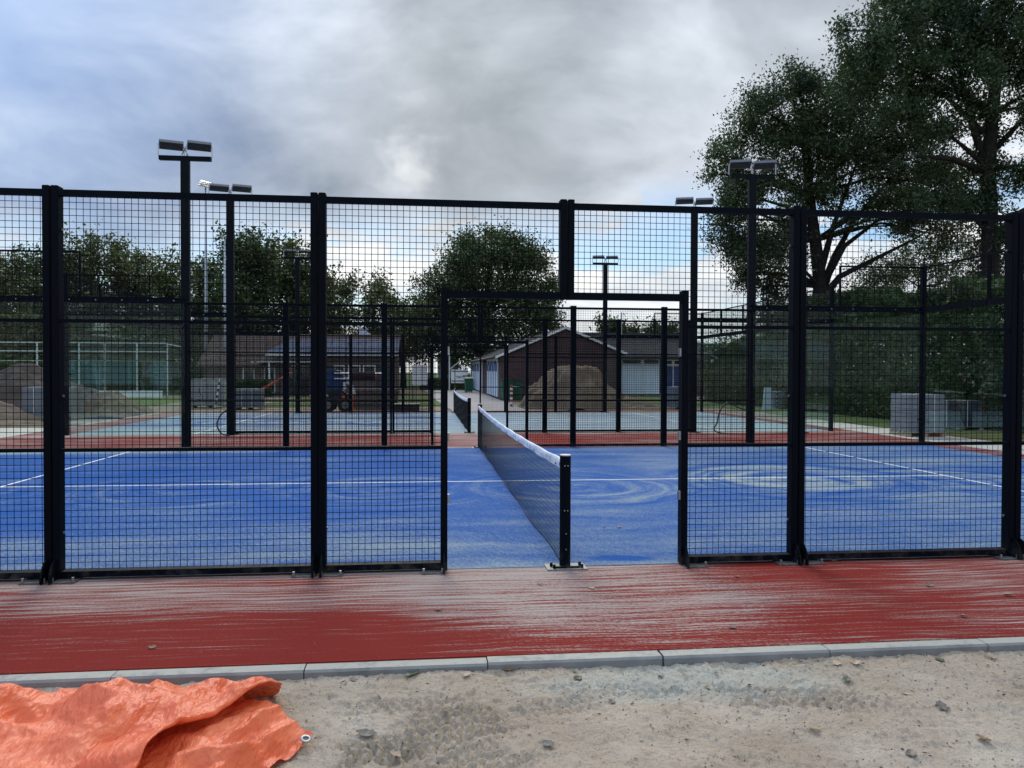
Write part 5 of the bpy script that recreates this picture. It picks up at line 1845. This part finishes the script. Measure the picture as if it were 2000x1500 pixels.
# lower layer showing under the fold, with its corner and eyelet
nu, nv_ = 130, 130
U, V = np.meshgrid(np.linspace(0, 1, nu), np.linspace(0, 1, nv_))
A0, A1 = np.array([-2.14, -2.36]), np.array([-1.66, -2.80])       # back edge from under the lip to the eyelet corner
B0, B1 = np.array([-3.0, -3.6]), np.array([-1.88, -3.34])
X = (A0[0] * (1 - U) + A1[0] * U) * (1 - V) + (B0[0] * (1 - U) + B1[0] * U) * V
Y = (A0[1] * (1 - U) + A1[1] * U) * (1 - V) + (B0[1] * (1 - U) + B1[1] * U) * V
X = X + .022 * fbm(U * 3 + V * 4, V * 3, 3) - .05 * np.sin(V * PI) * U
H = -.052 + .060 * sstep(1 - U, .0, .5) + crumple(X + 5, Y, 1.8) * .9 + .035
H = H + seg_ridge(X, Y, (-1.74, -2.70), (-2.05, -3.25), .07, .06) + seg_ridge(X, Y, (-1.82, -2.62), (-2.0, -2.95), .06, .05) + seg_ridge(X, Y, (-1.90, -3.0), (-2.15, -3.1), .06, .04)
H = H + .05 * np.exp(-(((X + 1.66) / .07) ** 2 + ((Y + 2.76) / .07) ** 2))
zmin = np.vectorize(sand_z)(X, Y)
H = np.maximum(H, zmin + .006 + .003 * fbm(X * 12, Y * 12, 2))
link('lower_layer', grid_mesh('lower_layer', X, Y, H, M['tarp']), t)
pc = np.array([-1.685, -2.825])
kk = np.argmin((X - pc[0]) ** 2 + (Y - pc[1]) ** 2)
cx_, cy_, cz_ = X.ravel()[kk], Y.ravel()[kk], H.ravel()[kk]
ey = MB()
ring = [(.018 * math.cos(a), .018 * math.sin(a), 0) for a in np.linspace(0, 2 * PI, 18)]
ey.tube(ring, .006, 6, False)
q = ey.obj('eyelet', M['galv'], t, True)
q.location = (cx_, cy_, cz_ + .008)
q.rotation_euler = (R(14), R(12), 0)
MB().tube([(0, 0, -.002), (0, 0, .001)], .013, 12).obj('eyelet_hole', M['dark'], q)


# ================================================================ FALLEN LEAVES
def leaf_mesh(seed, m, curl):
    rn = random.Random(seed)
    n = 7
    top, bot = [], []
    for i in range(n + 1):
        s = i / n
        w = math.sin(PI * min(1, s * .96 + .04)) * (.28 + .10 * (i % 2)) + (.02 if i == 0 else 0)
        top.append((s, w * rn.uniform(.85, 1.1)))
        bot.append((s, -w * rn.uniform(.85, 1.1)))
    vs = []
    for i in range(n + 1):
        s = i / n - .5
        zc = curl * (s * s * 1.6) + .03
        vs += [(s, 0, zc), (s + .02, top[i][1], zc + curl * abs(top[i][1]) * 1.4 + rn.uniform(-.03, .03)), (s + .02, bot[i][1], zc + curl * abs(bot[i][1]) * 1.1 + rn.uniform(-.03, .03))]
    fs = []
    for i in range(n):
        a, c = i * 3, i * 3 + 3
        fs += [(a, c, c + 1, a + 1), (a, a + 2, c + 2, c)]
    vs += [(-.5, .012, .04), (-.5, -.012, .04), (-.82, 0, .06)]
    k = len(vs)
    fs.append((k - 3, k - 1, k - 2))
    me = bpy.data.meshes.new('fallen_leaf')
    me.from_pydata(vs, [], fs)
    me.materials.append(m)
    return me


LM = [leaf_mesh(i, M[k], c) for i, (k, c) in enumerate((('dead1', .22), ('dead2', .14), ('dead3', .25), ('dead4', .20), ('dead2', .40), ('dead1', .12)))]
NM = ('brown', 'tan', 'green', 'grey', 'curled tan', 'brown')


def drop(u, v, size, kind, lab, z=None):
    d_ = _F + _R * (u - 1000) / FPX + _U * (750 - v) / FPX
    zz_ = -.06
    for _ in range(4):
        p = CAM + d_ * ((zz_ - CAM[2]) / d_[2])
        zz_ = sand_z(p[0], p[1]) if p[1] < -2.06 else (0.0 if p[1] > -1.95 else -.004)
    o = link('fallen_leaf', LM[kind])
    o.location = (p[0], p[1], zz_ + .004)
    o.scale = (size, size, size)
    o.rotation_euler = (random.uniform(-.15, .15), random.uniform(-.15, .15), random.uniform(0, 6.28))
    tag(o, lab, 'leaf', 'fallen leaves on the sand and turf')


LEAVES = [(805, 1318, .095, 2, 'green leaf standing against the kerb, biggest by the orange tarpaulin'), (912, 1308, .06, 1, 'tan leaf tucked under the kerb beside the green leaf'), (993, 1311, .075, 0, 'brown leaf under the kerb at a joint between two stones'),
          (1123, 1313, .05, 2, 'dark green leaf on the grey spilt sand, upper of two'), (1128, 1323, .065, 2, 'green leaf on the grey spilt sand, lower of two'), (1071, 1456, .075, 3, 'curled grey leaf alone on smooth sand'),
          (1195, 1375, .06, 3, 'grey leaf beside the churned tread marks'), (715, 1447, .10, 3, 'large wet grey leaf lying in the boot print'), (772, 1478, .06, 4, 'pale curled leaf below the boot print'),
          (1386, 1348, .055, 4, 'pale curled leaf at the end of the tyre print'), (1634, 1297, .08, 1, 'wide tan leaf under the kerb toward the hedge'), (1670, 1298, .08, 4, 'curled tan leaf next to the wide tan one by the kerb'),
          (1655, 1331, .075, 2, 'dark green leaf between kerb and open sand'), (1770, 1357, .045, 1, 'small yellow tan leaf on open sand'), (1840, 1383, .09, 3, 'long grey green leaf on open sand'), (1835, 1291, .07, 2, 'green leaf under the kerb near a stone joint'),
          (1935, 1286, .075, 4, 'curled leaf by the last kerb joint'), (1590, 1428, .065, 4, 'dry curled leaf on sand below the tyre print'), (1920, 1448, .075, 0, 'brown leaf on sand near the lower corner'), (1780, 1474, .07, 3, 'grey leaf on sand near the frame edge'),
          (1156, 1150, .055, 1, 'tan leaf on red turf below the net post'), (1630, 1096, .055, 1, 'tan leaf at the fence foot on red turf'), (1440, 1127, .05, 0, 'brown leaf on red turf below the mesh panel'), (1815, 1145, .07, 3, 'grey leaf on red turf toward the hedge'),
          (1968, 1164, .08, 4, 'curled pale leaf on red turf, farthest toward the hedge'), (1880, 1205, .06, 4, 'small curled leaf in the sand streak on red turf'), (1430, 1227, .06, 3, 'grey leaf on red turf near the kerb'), (856, 1193, .06, 0, 'brown leaf on the sandy red turf'),
          (1055, 1142, .05, 0, 'brown leaf on red turf before the net post base'), (1290, 1322, .045, 3, 'small grey leaf on the spilt sand'), (690, 1330, .05, 3, 'small grey leaf near the tarpaulin and kerb'), (870, 1390, .045, 0, 'small brown leaf on churned sand'),
          (750, 1116, .055, 4, 'curled leaf under the bottom rail beside the gate'), (298, 1266, .055, 0, 'dark brown leaf on clean red turf'), (1500, 1345, .05, 3, 'small grey leaf at the tyre print edge'), (1210, 1032, .06, 4, 'pale curled leaf on the blue court by the net post'),
          (1180, 1030, .05, 1, 'tan leaf on the blue court beside the pale one')]
for a in LEAVES:
    drop(*a)
